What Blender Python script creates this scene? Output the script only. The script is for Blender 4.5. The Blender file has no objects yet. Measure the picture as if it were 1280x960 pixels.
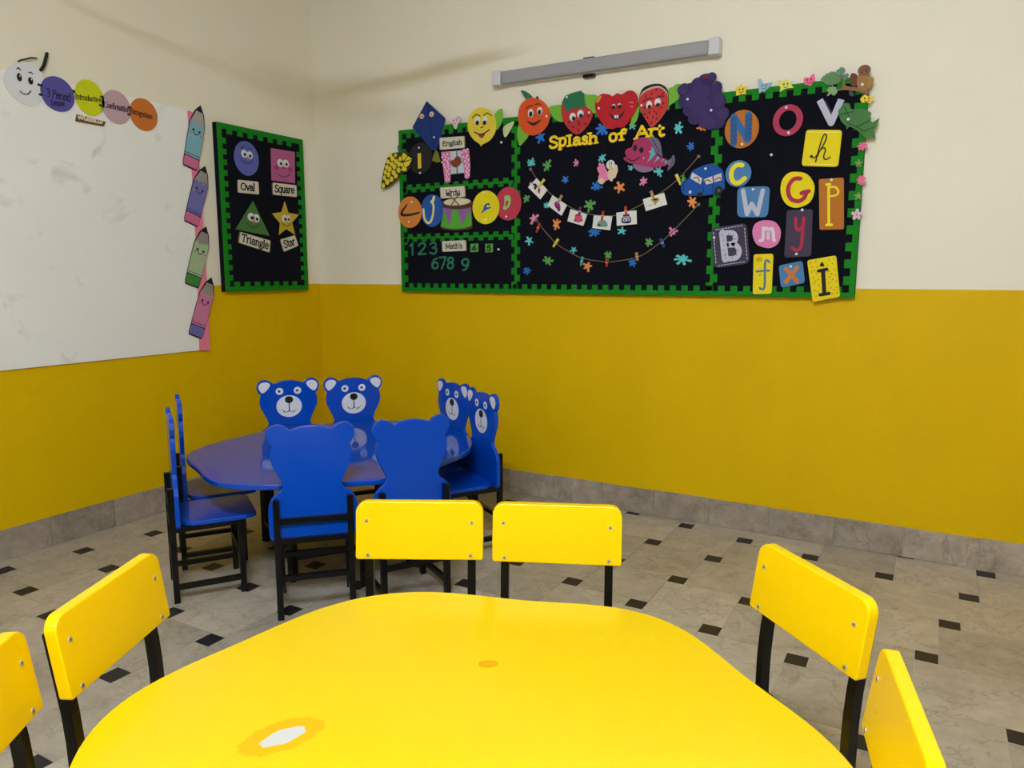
import bpy, math, random
from mathutils import Matrix, Vector
random.seed(7)
S = bpy.context.scene
COL = S.collection

# ---------------------------------------------------------------- camera
cam_d = bpy.data.cameras.new('camera'); cam = bpy.data.objects.new('camera', cam_d); COL.objects.link(cam)
cam_d.sensor_fit = 'HORIZONTAL'; cam_d.sensor_width = 36.0; cam_d.lens = 26.138
cam_d.clip_start = 0.02
right = Vector((0.870072, 0.492925, 0.000649)); up = Vector((-0.072627, 0.126893, 0.989254)); fwd = Vector((-0.487545, 0.860769, -0.146206))
M = Matrix((right, up, -fwd)).transposed().to_4x4(); M.translation = Vector((3.5406, -3.6796, 1.2650))
cam.matrix_world = M
S.camera = cam

# ---------------------------------------------------------------- world, view
w = bpy.data.worlds.new('room_world'); S.world = w; w.use_nodes = True
w.node_tree.nodes['Background'].inputs[0].default_value = (1.0, 0.97, 0.92, 1)
w.node_tree.nodes['Background'].inputs[1].default_value = 0.05
S.view_settings.view_transform = 'Standard'; S.view_settings.look = 'None'
S.view_settings.exposure = 0.0; S.view_settings.gamma = 1.0; S.view_settings.use_curve_mapping = False
LAMP_POWER = 345.0          # emission strength of the ceiling tubes

# ---------------------------------------------------------------- materials
def lin(c):
    return tuple(((x/255)/12.92 if x/255 <= .04045 else ((x/255+.055)/1.055)**2.4) for x in c)
MATS = {}
def mat(name, rgb, rough=.6, var=.06, scale=14.0, bump=0.0, bscale=60.0, metal=0.0, spec=.5, coat=0.0):
    """plain painted / paper / metal surface with a little procedural mottling"""
    if name in MATS: return MATS[name]
    m = bpy.data.materials.new(name); m.use_nodes = True; nt = m.node_tree; b = nt.nodes['Principled BSDF']
    tc = nt.nodes.new('ShaderNodeTexCoord'); nz = nt.nodes.new('ShaderNodeTexNoise')
    nz.inputs['Scale'].default_value = scale; nz.inputs['Detail'].default_value = 5
    nt.links.new(tc.outputs['Object'], nz.inputs['Vector'])
    mx = nt.nodes.new('ShaderNodeMix'); mx.data_type = 'RGBA'
    c = lin(rgb)
    mx.inputs[6].default_value = (*[x*(1-var) for x in c], 1); mx.inputs[7].default_value = (*[min(1, x*(1+var)) for x in c], 1)
    nt.links.new(nz.outputs['Fac'], mx.inputs[0]); nt.links.new(mx.outputs[2], b.inputs['Base Color'])
    b.inputs['Roughness'].default_value = rough; b.inputs['Metallic'].default_value = metal
    b.inputs['Specular IOR Level'].default_value = spec; b.inputs['Coat Weight'].default_value = coat; b.inputs['Coat Roughness'].default_value = .08
    if bump:
        n2 = nt.nodes.new('ShaderNodeTexNoise'); n2.inputs['Scale'].default_value = bscale; n2.inputs['Detail'].default_value = 4
        nt.links.new(tc.outputs['Object'], n2.inputs['Vector'])
        bp = nt.nodes.new('ShaderNodeBump'); bp.inputs['Strength'].default_value = bump; bp.inputs['Distance'].default_value = .01
        nt.links.new(n2.outputs['Fac'], bp.inputs['Height']); nt.links.new(bp.outputs['Normal'], b.inputs['Normal'])
    MATS[name] = m; return m

def ramp(nt, fac, stops):
    r = nt.nodes.new('ShaderNodeValToRGB'); e = r.color_ramp.elements
    while len(e) < len(stops): e.new(.5)
    for el, (p, c) in zip(e, stops): el.position = p; el.color = (*lin(c), 1)
    nt.links.new(fac, r.inputs[0]); return r

def marble(name, lo, hi, vein, rough):
    m = bpy.data.materials.new(name); m.use_nodes = True; nt = m.node_tree; b = nt.nodes['Principled BSDF']
    geo = nt.nodes.new('ShaderNodeNewGeometry'); oi = nt.nodes.new('ShaderNodeObjectInfo')
    off = nt.nodes.new('ShaderNodeVectorMath'); off.operation = 'MULTIPLY_ADD'
    cmb = nt.nodes.new('ShaderNodeCombineXYZ')
    for k in range(3): nt.links.new(oi.outputs['Random'], cmb.inputs[k])
    off.inputs[1].default_value = (37, 53, 19)
    nt.links.new(cmb.outputs[0], off.inputs[0]); nt.links.new(geo.outputs['Position'], off.inputs[2])
    n1 = nt.nodes.new('ShaderNodeTexNoise'); n1.inputs['Scale'].default_value = 10; n1.inputs['Detail'].default_value = 12; n1.inputs['Roughness'].default_value = .74; n1.inputs['Distortion'].default_value = .3
    nt.links.new(off.outputs[0], n1.inputs['Vector'])
    base = ramp(nt, n1.outputs['Fac'], [(.3, lo), (.7, hi)])
    n2 = nt.nodes.new('ShaderNodeTexNoise'); n2.inputs['Scale'].default_value = 5; n2.inputs['Detail'].default_value = 12; n2.inputs['Roughness'].default_value = .62; n2.inputs['Distortion'].default_value = .35
    nt.links.new(off.outputs[0], n2.inputs['Vector'])
    v = nt.nodes.new('ShaderNodeMath'); v.operation = 'SUBTRACT'; v.inputs[1].default_value = .5; nt.links.new(n2.outputs['Fac'], v.inputs[0])
    a = nt.nodes.new('ShaderNodeMath'); a.operation = 'ABSOLUTE'; nt.links.new(v.outputs[0], a.inputs[0])
    mr = nt.nodes.new('ShaderNodeMapRange'); mr.inputs[1].default_value = 0; mr.inputs[2].default_value = .014; mr.inputs[3].default_value = .5; mr.inputs[4].default_value = 0
    nt.links.new(a.outputs[0], mr.inputs[0])
    mx = nt.nodes.new('ShaderNodeMix'); mx.data_type = 'RGBA'; mx.inputs[7].default_value = (*lin(vein), 1)
    nt.links.new(mr.outputs[0], mx.inputs[0]); nt.links.new(base.outputs[0], mx.inputs[6])
    # each tile its own tone
    hs = nt.nodes.new('ShaderNodeHueSaturation'); vr = nt.nodes.new('ShaderNodeMapRange'); vr.inputs[3].default_value = .84; vr.inputs[4].default_value = 1.12
    nt.links.new(oi.outputs['Random'], vr.inputs[0]); nt.links.new(vr.outputs[0], hs.inputs['Value']); nt.links.new(mx.outputs[2], hs.inputs['Color'])
    nt.links.new(hs.outputs[0], b.inputs['Base Color']); b.inputs['Roughness'].default_value = rough
    MATS[name] = m; return m

def wall_paint(name, rgb, rough, var, streak):
    m = bpy.data.materials.new(name); m.use_nodes = True; nt = m.node_tree; b = nt.nodes['Principled BSDF']
    geo = nt.nodes.new('ShaderNodeNewGeometry'); mp = nt.nodes.new('ShaderNodeMapping'); mp.inputs['Scale'].default_value = (1.6, 1.6, streak)
    nt.links.new(geo.outputs['Position'], mp.inputs[0])
    n = nt.nodes.new('ShaderNodeTexNoise'); n.inputs['Scale'].default_value = 2.2; n.inputs['Detail'].default_value = 7; n.inputs['Roughness'].default_value = .6
    nt.links.new(mp.outputs[0], n.inputs['Vector'])
    c = lin(rgb); mx = nt.nodes.new('ShaderNodeMix'); mx.data_type = 'RGBA'
    mx.inputs[6].default_value = (*[x*(1-var) for x in c], 1); mx.inputs[7].default_value = (*[min(1, x*(1+var)) for x in c], 1)
    nt.links.new(n.outputs['Fac'], mx.inputs[0]); nt.links.new(mx.outputs[2], b.inputs['Base Color'])
    b.inputs['Roughness'].default_value = rough; b.inputs['Specular IOR Level'].default_value = .14
    n2 = nt.nodes.new('ShaderNodeTexNoise'); n2.inputs['Scale'].default_value = 25; n2.inputs['Detail'].default_value = 5
    nt.links.new(geo.outputs['Position'], n2.inputs['Vector'])
    bp = nt.nodes.new('ShaderNodeBump'); bp.inputs['Strength'].default_value = .12; bp.inputs['Distance'].default_value = .01
    nt.links.new(n2.outputs['Fac'], bp.inputs['Height']); nt.links.new(bp.outputs['Normal'], b.inputs['Normal'])
    MATS[name] = m; return m

CREAM = wall_paint('cream_wall_paint', (240, 232, 211), .55, .03, 1.0)
YELLOW_WALL = wall_paint('yellow_enamel_paint', (222, 181, 0), .5, .07, .7)
CEIL = wall_paint('white_ceiling_paint', (226, 222, 210), .8, .02, 1.0)
TILE = marble('beige_marble', (158, 146, 126), (196, 184, 164), (112, 100, 84), .34)
SKIRT = marble('brown_marble', (136, 122, 108), (186, 172, 154), (104, 88, 76), .4)
GROUT = mat('pale_grout', (196, 188, 172), .8)
DOT = mat('black_marble', (34, 33, 36), .4, var=.4, scale=30, spec=.25)
NAVY = mat('navy_felt', (13, 14, 24), .95, var=.2, scale=120, spec=.15)
GREEN = mat('green_foam', (3, 124, 12), .75, var=.10, scale=30, spec=.3)
BLACKM = mat('black_enamel_metal', (9, 9, 9), .3, var=.2, spec=.3)
BLUE = mat('blue_gloss_paint', (0, 70, 184), .17, var=.05, bump=.012, bscale=25, spec=.35)
YEL = mat('yellow_gloss_paint', (250, 206, 0), .3, var=.03, scale=6, bump=.03, bscale=35, spec=.3)
nt = YEL.node_tree; b = nt.nodes['Principled BSDF']; old = b.inputs['Base Color'].links[0].from_socket
tcw = nt.nodes.new('ShaderNodeTexCoord'); nzw = nt.nodes.new('ShaderNodeTexNoise'); nzw.inputs['Scale'].default_value = 34; nzw.inputs['Detail'].default_value = 6; nzw.inputs['Distortion'].default_value = 1.2
oiw = nt.nodes.new('ShaderNodeObjectInfo'); adw = nt.nodes.new('ShaderNodeVectorMath'); adw.operation = 'ADD'; nt.links.new(tcw.outputs['Object'], adw.inputs[0]); nt.links.new(oiw.outputs['Location'], adw.inputs[1]); nt.links.new(adw.outputs[0], nzw.inputs['Vector'])
mrw = nt.nodes.new('ShaderNodeMapRange'); mrw.inputs[1].default_value = .70; mrw.inputs[2].default_value = .78; mrw.inputs[3].default_value = 0; mrw.inputs[4].default_value = .55; nt.links.new(nzw.outputs['Fac'], mrw.inputs[0])
mxw = nt.nodes.new('ShaderNodeMix'); mxw.data_type = 'RGBA'; mxw.inputs[7].default_value = (*lin((150, 110, 10)), 1); nt.links.new(mrw.outputs[0], mxw.inputs[0]); nt.links.new(old, mxw.inputs[6]); nt.links.new(mxw.outputs[2], b.inputs['Base Color'])
WHITE = mat('white_paint', (222, 222, 226), .5)
BLACKP = mat('black_paint', (8, 8, 8), .4)
STEEL = mat('screw_steel', (196, 184, 156), .4, metal=.4)
PAPERW = mat('white_paper', (226, 224, 220), .8)
CREAMCARD = mat('cream_card', (214, 206, 186), .8)
INK = mat('black_ink', (20, 18, 18), .8)
WB = mat('whiteboard_sheet', (244, 243, 238), .3, var=.03, scale=3)
def paper(n, rgb): return mat(n, rgb, .75, var=.05, scale=40, spec=.3)

# ---------------------------------------------------------------- mesh helpers
FR = {'F': lambda u, v, d: (u, v, d), 'B': lambda u, v, d: (u, -d, v), 'L': lambda u, v, d: (d, u, v)}
def area(p): return sum(p[i][0]*p[(i+1) % len(p)][1]-p[(i+1) % len(p)][0]*p[i][1] for i in range(len(p)))/2
def ell(e, n=28): return [(e[0]+e[2]*math.cos(2*math.pi*k/n), e[1]+e[3]*math.sin(2*math.pi*k/n)) for k in range(n)]
def smooth(p, n=4, closed=True):
    out = []; N = len(p)
    for i in range(N if closed else N-1):
        g = (lambda k: p[k % N]) if closed else (lambda k: p[min(max(k, 0), N-1)])
        a, b, c, d = g(i-1), g(i), g(i+1), g(i+2)
        for k in range(n):
            t = k/n
            out.append(tuple(.5*(2*b[q]+(c[q]-a[q])*t+(2*a[q]-5*b[q]+4*c[q]-d[q])*t*t+(3*b[q]-a[q]-3*c[q]+d[q])*t**3) for q in (0, 1)))
    if not closed: out.append(tuple(p[-1]))
    return out
def rounded(p, r=.25, n=4):
    """polygon with its corners rounded by fraction r of the shorter neighbouring side"""
    out = []; N = len(p)
    for i in range(N):
        a, b, c = Vector(p[i-1]), Vector(p[i]), Vector(p[(i+1) % N]); k = r*min((a-b).length, (c-b).length)
        s, e = b+(a-b).normalized()*k, b+(c-b).normalized()*k
        for j in range(n+1):
            t = j/n; q = s*(1-t)**2+b*2*t*(1-t)+e*t*t; out.append((q.x, q.y))
    return out
def jag(p):
    out = []
    for i in range(len(p)):
        a, b = p[i], p[(i+1) % len(p)]; dx, dy = b[0]-a[0], b[1]-a[1]
        for t, o in ((0, 0), (.3, .05), (.5, -.16), (.7, .06)): out.append((a[0]+dx*t+dy*o, a[1]+dy*t-dx*o))
    return out
def grow(p, k):
    cx = sum(q[0] for q in p)/len(p); cy = sum(q[1] for q in p)/len(p)
    return [(cx+(q[0]-cx)*k, cy+(q[1]-cy)*k) for q in p]

class MB:
    def __init__(s, frame='F'): s.v = []; s.f = []; s.m = []; s.fr = FR[frame]; s.mi = 0; s.k = 0
    def add(s, vs, fs):
        o = len(s.v); s.v += [s.fr(*q) for q in vs]; s.f += [[o+i for i in f] for f in fs]; s.m += [s.mi]*len(fs); return s
    def prism(s, p, d0, d1):
        p = list(p)
        if area(p) < 0: p.reverse()
        n = len(p)
        return s.add([(u, v, d0) for u, v in p]+[(u, v, d1) for u, v in p], [list(range(n))[::-1], list(range(n, 2*n))]+[[i, (i+1) % n, n+(i+1) % n, n+i] for i in range(n)])
    def rect(s, u0, u1, v0, v1, d0, d1): return s.prism([(u0, v0), (u1, v0), (u1, v1), (u0, v1)], d0, d1)
    def stroke(s, pts, wd, d0, d1, caps=True):
        for a, b in zip(pts, pts[1:]):
            dx, dy = b[0]-a[0], b[1]-a[1]; l = math.hypot(dx, dy)
            if l < 1e-7: continue
            nx, ny = -dy/l*wd/2, dx/l*wd/2; s.k += 1
            s.prism([(a[0]-nx, a[1]-ny), (b[0]-nx, b[1]-ny), (b[0]+nx, b[1]+ny), (a[0]+nx, a[1]+ny)], d0, d1-.00016*(s.k % 5))      # overlapping strokes never share a plane
        for i, q in enumerate(pts):
            if caps or 0 < i < len(pts)-1: s.prism(ell((q[0], q[1], wd/2, wd/2), 8), d0, d1-.00008-.00016*((s.k+i) % 5)); s.k += 1
        return s
    def bar(s, a, b, wx, wy, upv=(0, 1, 0)):
        a, b = Vector(a), Vector(b); z = (b-a).normalized(); y = Vector(upv); x = y.cross(z)
        if x.length < 1e-4: x = Vector((1, 0, 0)).cross(z)
        x.normalize(); y = z.cross(x)
        c = [(-1, -1), (1, -1), (1, 1), (-1, 1)]
        vs = [tuple(p+x*i*wx/2+y*j*wy/2) for p in (a, b) for i, j in c]
        return s.add(vs, [[3, 2, 1, 0], [4, 5, 6, 7]]+[[i, (i+1) % 4, 4+(i+1) % 4, 4+i] for i in range(4)])
    def tube(s, pts, r, n=8):
        pts = [Vector(q) for q in pts]; vs = []; fs = []
        for i, q in enumerate(pts):
            t = (pts[min(i+1, len(pts)-1)]-pts[max(i-1, 0)]).normalized()
            x = t.cross(Vector((0.03, .3, 1))); x.normalize(); y = t.cross(x)
            vs += [tuple(q+x*r*math.cos(2*math.pi*k/n)+y*r*math.sin(2*math.pi*k/n)) for k in range(n)]
        for i in range(len(pts)-1): fs += [[i*n+k, i*n+(k+1) % n, (i+1)*n+(k+1) % n, (i+1)*n+k] for k in range(n)]
        fs += [list(range(n))[::-1], [(len(pts)-1)*n+k for k in range(n)]]
        return s.add(vs, fs)
    def build(s, name, mats, parent=None, origin=None, local=False, bevel=0, smooth_shade=False):
        """local: coordinates are already the parent's own; otherwise world coordinates with a fresh origin"""
        if origin is None:
            if local: origin = Vector((0, 0, 0))
            else:
                lo = [min(v[k] for v in s.v) for k in range(3)]; hi = [max(v[k] for v in s.v) for k in range(3)]
                origin = Vector(((lo[0]+hi[0])/2, (lo[1]+hi[1])/2, (lo[2]+hi[2])/2))
        me = bpy.data.meshes.new(name); me.from_pydata([tuple(Vector(v)-origin) for v in s.v], [], s.f)
        if not isinstance(mats, (list, tuple)): mats = [mats]
        for m in mats: me.materials.append(m)
        if len(mats) > 1:
            for p, i in zip(me.polygons, s.m): p.material_index = i
        if smooth_shade:
            for p in me.polygons: p.use_smooth = True
        me.update()
        o = bpy.data.objects.new(name, me); COL.objects.link(o)
        if parent is not None:
            o.parent = parent; o.location = origin if local else origin-WORLD(parent)
        else: o.location = origin
        if bevel:
            b = o.modifiers.new('edge', 'BEVEL'); b.width = bevel; b.segments = 2; b.limit_method = 'ANGLE'; b.angle_limit = math.radians(40)
        return o
def WORLD(o):
    v = Vector(o.location)
    while o.parent: o = o.parent; v = v+Vector(o.location)
    return v
def tag(o, label=None, cat=None, group=None, kind=None):
    if label: o['label'] = label
    if cat: o['category'] = cat
    if group: o['group'] = group
    if kind: o['kind'] = kind
    return o
def empty(name, loc, rz=0):
    o = bpy.data.objects.new(name, None); COL.objects.link(o); o.location = loc; o.rotation_euler = (0, 0, rz); o.empty_display_size = .1; return o
def copy_tree(o, parent=None):
    c = o.copy(); COL.objects.link(c); c.parent = parent
    for ch in list(o.children): copy_tree(ch, c)
    return c

# ================================================================ THE ROOM
RX, RY, RZ = 4.75, -5.0, 3.02
DADO, SKH = 1.2013, .138
def wall(name, c, th, axis, lo, hi):
    mb = MB()
    for k, (z0, z1) in enumerate(((0, DADO), (DADO, RZ))):
        mb.mi = k
        if axis == 'y': mb.add([(lo, c, z0), (hi, c, z0), (hi, c+th, z0), (lo, c+th, z0), (lo, c, z1), (hi, c, z1), (hi, c+th, z1), (lo, c+th, z1)], [[3, 2, 1, 0], [4, 5, 6, 7], [0, 1, 5, 4], [1, 2, 6, 5], [2, 3, 7, 6], [3, 0, 4, 7]])
        else: mb.add([(c, lo, z0), (c+th, lo, z0), (c+th, hi, z0), (c, hi, z0), (c, lo, z1), (c+th, lo, z1), (c+th, hi, z1), (c, hi, z1)], [[3, 2, 1, 0], [4, 5, 6, 7], [0, 1, 5, 4], [1, 2, 6, 5], [2, 3, 7, 6], [3, 0, 4, 7]])
    return tag(mb.build(name, [YELLOW_WALL, CREAM]), kind='structure')
wall('wall_back', 0, .12, 'y', -.12, RX+.12)
wall('wall_left', -.12, .12, 'x', RY, 0)
wall('wall_right', RX, .12, 'x', RY, 0)
wall('wall_front', RY-.12, .12, 'y', -.12, RX+.12)
tag(MB().rect(-.12, RX+.12, RY-.12, .12, RZ, RZ+.1).build('ceiling', CEIL), kind='structure')
floor = tag(MB().rect(0, RX, RY, 0, -.08, -.0025).build('floor', GROUT), kind='structure')

# floor tiles: 305 mm marble squares pinwheeled with small black ones
TL, TS = .305, .0703
OX, OY = 2.5212, -.0820
def clip(p, x0, x1, y0, y1):
    for ax, lim, sg in ((0, x0, 1), (0, x1, -1), (1, y0, 1), (1, y1, -1)):
        out = []
        for i in range(len(p)):
            a, b = p[i-1], p[i]; ia, ib = (a[ax]-lim)*sg >= 0, (b[ax]-lim)*sg >= 0
            if ia != ib:
                t = (lim-a[ax])/(b[ax]-a[ax]); out.append((a[0]+(b[0]-a[0])*t, a[1]+(b[1]-a[1])*t))
            if ib: out.append(b)
        p = out
        if not p: return p
    return p
def tile_mesh(name, poly, m):
    mb = MB(); n = len(poly); mb.prism(poly, -.012, 0)
    me = bpy.data.meshes.new(name); me.from_pydata(mb.v, [], mb.f); me.materials.append(m); return me
g = .0009
full = {}
for nm, x0, y0, sz, m in (('floor_tile', TS/2, -TS/2, TL, TILE), ('accent_tile', -TS/2, -TS/2, TS, DOT)):
    full[nm] = tile_mesh(nm, [(-sz/2+g, -sz/2+g), (sz/2-g, -sz/2+g), (sz/2-g, sz/2-g), (-sz/2+g, sz/2-g)], m)
    for i in range(-14, 14):
        for j in range(-4, 26):
            cx, cy = OX+i*TL-j*TS+x0+sz/2, OY-i*TS-j*TL+y0+sz/2
            h = sz/2-g
            sq = [(cx-h, cy-h), (cx+h, cy-h), (cx+h, cy+h), (cx-h, cy+h)]
            cl = clip(sq, .001, RX-.001, RY+.001, -.001)
            if len(cl) < 3 or abs(area(cl)) < 2e-5: continue
            if abs(area(cl)-4*h*h) < 1e-7: me = full[nm]; loc = (cx, cy, 0)
            else:
                ux = sum(q[0] for q in cl)/len(cl); uy = sum(q[1] for q in cl)/len(cl)
                me = tile_mesh(nm, [(q[0]-ux, q[1]-uy) for q in cl], m); loc = (ux, uy, 0)
            o = bpy.data.objects.new(nm, me); COL.objects.link(o); o.parent = floor; o.location = Vector(loc)-Vector(floor.location)
# skirting: marble pieces with open joints
def skirting(name, axis, c, sgn, lo, hi, j0, step):
    rail = tag((MB().rect(lo, hi, min(c, c+sgn*.006), max(c, c+sgn*.006), .0, SKH-.004) if axis == 'y' else MB().rect(min(c, c+sgn*.006), max(c, c+sgn*.006), lo, hi, .0, SKH-.004)).build(name, GROUT), kind='structure')
    k = math.floor((lo-j0)/step); x = j0+k*step
    while x < hi:
        a, b = max(lo, x+.0012), min(hi, x+step-.0012)
        if b-a > .01:
            t = .013+random.uniform(-.001, .0015); c0, c1 = min(c, c+sgn*t), max(c, c+sgn*t)
            mb = MB(); h = SKH+random.uniform(-.002, .002)
            (mb.rect(a, b, c0, c1, .0005, h) if axis == 'y' else mb.rect(c0, c1, a, b, .0005, h)).build('skirting_tile', SKIRT, rail, bevel=.0015)
        x += step
skirting('baseboard_back', 'y', 0, -1, 0, RX, 3.201, .2925)
skirting('baseboard_left', 'x', 0, 1, RY, -.014, -.9, .31)
skirting('baseboard_right', 'x', RX, -1, RY, -.014, -1, .31)
skirting('baseboard_front', 'y', RY, 1, .014, RX-.014, 1, .31)

# ================================================================ LAMPS AND FAN
def emit(name, strength):
    m = bpy.data.materials.new(name); m.use_nodes = True; nt = m.node_tree; nt.nodes.remove(nt.nodes['Principled BSDF'])
    e = nt.nodes.new('ShaderNodeEmission'); e.inputs[0].default_value = (.86, 1.0, 1.24, 1); e.inputs[1].default_value = strength
    nt.links.new(e.outputs[0], nt.nodes['Material Output'].inputs[0]); return m
FIX = mat('white_lamp_plastic', (208, 208, 212), .45)
DIFF = mat('unlit_diffuser', (158, 156, 160), .4, var=.02)
def ceiling_lamp(x, y, z, along, label, power, L=1.2):
    r = empty('ceiling_tube_lamp', (x, y, z)); tag(r, label, 'lamp', 'lit tube lamps under the ceiling')
    a, b = (L/2, .035) if along == 'x' else (.035, L/2)
    MB().rect(-a, a, -b, b, -.03, 0).build('housing', FIX, r, local=True)
    a2, b2 = (L/2-.02, .025) if along == 'x' else (.025, L/2-.02)
    MB().rect(-a2, a2, -b2, b2, -.062, -.03).build('diffuser', emit('lit_tube', power), r, local=True)
ceiling_lamp(3.22, -3.9, RZ, 'x', 'lit white tube lamp on the ceiling above the camera', LAMP_POWER)

# unlit batten lamp on the back wall
r = empty('wall_tube_lamp', (1.977, 0, 2.31)); tag(r, 'unlit grey tube lamp fixed high on the back wall above the notice board', 'lamp')
MB().rect(-.565, .565, -.034, -.006, -.036, .036).build('housing', FIX, r, local=True, bevel=.004)
MB().rect(-.56, .56, -.062, -.034, -.034, .034).build('diffuser', DIFF, r, local=True, bevel=.012)
for s in (-1, 1): MB().rect(min(s*.56, s*.612), max(s*.56, s*.612), -.066, -.004, -.039, .039).build('end_cap', FIX, r, local=True, bevel=.006)
MB().rect(-.09, -.03, -.03, 0, -.052, .046).build('bracket', BLACKM, r, local=True, bevel=.002)

fan = empty('ceiling_fan', (1.43, -1.74, RZ)); tag(fan, 'white four-bladed ceiling fan hanging over the space between the tables', 'fan')
FANW = mat('fan_enamel', (216, 210, 196), .4)
def lathe(prof, n=20):
    mb = MB(); vs = [(rr*math.cos(2*math.pi*k/n), rr*math.sin(2*math.pi*k/n), z) for rr, z in prof for k in range(n)]
    fs = [[i*n+k, i*n+(k+1) % n, (i+1)*n+(k+1) % n, (i+1)*n+k] for i in range(len(prof)-1) for k in range(n)]
    return mb.add(vs, fs+[list(range(n))[::-1], [(len(prof)-1)*n+k for k in range(n)]])
lathe([(.012, -.33), (.012, -.02), (.055, -.02), (.05, 0)]).build('down_rod', FANW, fan, local=True)
lathe([(.04, -.45), (.1, -.44), (.12, -.40), (.12, -.36), (.08, -.325), (.02, -.31)]).build('motor', FANW, fan, local=True, smooth_shade=True)
for k in range(4):
    a = math.radians(45+90*k); ca, sa = math.cos(a), math.sin(a)
    mb = MB(); tl = math.tan(math.radians(11))
    P4 = [(.1, -.05), (.68, -.068), (.7, 0), (.68, .068), (.1, .05)]
    vs = [(ca*x-sa*y, sa*x+ca*y, -.398+y*tl+dz) for dz in (-.003, .003) for x, y in P4]
    mb.add(vs, [[4, 3, 2, 1, 0], [5, 6, 7, 8, 9]]+[[i, (i+1) % 5, 5+(i+1) % 5, 5+i] for i in range(5)])
    mb.build('blade', FANW, fan, local=True)

# ================================================================ TABLES
TH = .49
def table_top_material(name, base):
    """yellow gloss paint with a chipped patch and an orange stain, both with outlines of their own"""
    m = mat(name, (240, 200, 8), .2, var=.025, scale=5, bump=.02, bscale=30); nt = m.node_tree; b = nt.nodes['Principled BSDF']
    old = b.inputs['Base Color'].links[0].from_socket
    tc = nt.nodes.new('ShaderNodeTexCoord'); nz = nt.nodes.new('ShaderNodeTexNoise'); nz.inputs['Scale'].default_value = 38; nz.inputs['Detail'].default_value = 5
    nt.links.new(tc.outputs['Object'], nz.inputs['Vector'])
    cur = old
    for (x, y, ang, rx, ry, col, amp) in base:
        mp = nt.nodes.new('ShaderNodeMapping'); mp.vector_type = 'TEXTURE'
        mp.inputs['Location'].default_value = (x, y, 0); mp.inputs['Rotation'].default_value = (0, 0, ang); mp.inputs['Scale'].default_value = (rx, ry, 1)
        nt.links.new(tc.outputs['Object'], mp.inputs[0])
        sx = nt.nodes.new('ShaderNodeVectorMath'); sx.operation = 'MULTIPLY'; sx.inputs[1].default_value = (1, 1, 0); nt.links.new(mp.outputs[0], sx.inputs[0])
        ln = nt.nodes.new('ShaderNodeVectorMath'); ln.operation = 'LENGTH'; nt.links.new(sx.outputs[0], ln.inputs[0])
        ad = nt.nodes.new('ShaderNodeMath'); ad.operation = 'MULTIPLY_ADD'; ad.inputs[1].default_value = amp; nt.links.new(nz.outputs['Fac'], ad.inputs[0]); nt.links.new(ln.outputs['Value'], ad.inputs[2])
        mr = nt.nodes.new('ShaderNodeMapRange'); mr.inputs[1].default_value = 1+amp*.5-.04; mr.inputs[2].default_value = 1+amp*.5+.04; mr.inputs[3].default_value = 1; mr.inputs[4].default_value = 0
        nt.links.new(ad.outputs[0], mr.inputs[0])
        mx = nt.nodes.new('ShaderNodeMix'); mx.data_type = 'RGBA'; mx.inputs[7].default_value = (*lin(col), 1)
        nt.links.new(mr.outputs[0], mx.inputs[0]); nt.links.new(cur, mx.inputs[6]); cur = mx.outputs[2]
    nt.links.new(cur, b.inputs['Base Color']); return m
def table(name, label, cx, cy, co, top_m, leg_r):
    r = empty(name, (cx, cy, 0)); tag(r, label, 'table', 'scalloped play tables')
    P = []
    for k in range(144):
        t = 2*math.pi*k/144; rr = co[0]+sum(co[2*h-1]*math.cos(h*t)+co[2*h]*math.sin(h*t) for h in range(1, len(co)//2+1)); P.append((rr*math.cos(t), rr*math.sin(t)))
    MB().prism(P, TH-.022, TH).build('table_top', top_m, r, local=True, bevel=.004)
    for k in range(4):
        a = math.radians(10+90*k); x, y = leg_r[k]*math.cos(a), leg_r[k]*math.sin(a)
        MB().bar((x, y, 0), (x, y, TH-.022), .03, .03).build('leg', BLACKM, r, local=True)
        b = math.radians(10+90*(k+1)); x2, y2 = leg_r[(k+1) % 4]*math.cos(b), leg_r[(k+1) % 4]*math.sin(b)
        MB().bar((x, y, TH-.045), (x2, y2, TH-.045), .02, .04, (0, 0, 1)).build('apron_rail', BLACKM, r, local=True)
        MB().bar((x, y, .10), (x2, y2, .10), .02, .02, (0, 0, 1)).build('stretcher', BLACKM, r, local=True)
    return r
ycx, ycy = 2.9059, -2.7386
YTOP = table_top_material('yellow_table_paint', [(2.630-ycx, -2.862-ycy, 1.15, .072, .042, (238, 178, 0), .5), (2.632-ycx, -2.861-ycy, 1.15, .038, .019, (206, 202, 192), .9), (2.812-ycx, -2.488-ycy, .5, .021, .015, (228, 164, 0), .5)])
table('yellow_table', 'bright yellow scalloped table with a chipped white patch', ycx, ycy, [0.6132, -0.0005, 0.0001, 0.0118, -0.0001, -0.001, 0.0003, 0.0002, -0.004, 0.0021, 0.0011, -0.0115, 0.0188, -0.0007, 0.0013, 0.0002, 0.0001, 0.0019, -0.0003], YTOP, (.33, .36, .36, .36))
table('blue_table', 'glossy blue scalloped table in the corner of the room', 1.2346, -1.2107, [0.6042, 0.0015, -0.0008, -0.0247, 0.0139, -0.0031, -0.0042, 0.0028, -0.0041, 0.002, -0.0004, -0.0164, -0.0133, 0.0041, 0.0037, -0.0024, 0.0051, -0.0032, -0.0034], mat('blue_table_gloss', (0, 70, 184), .06, var=.05, bump=.004, bscale=12), (.36, .36, .41, .36))

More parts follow.
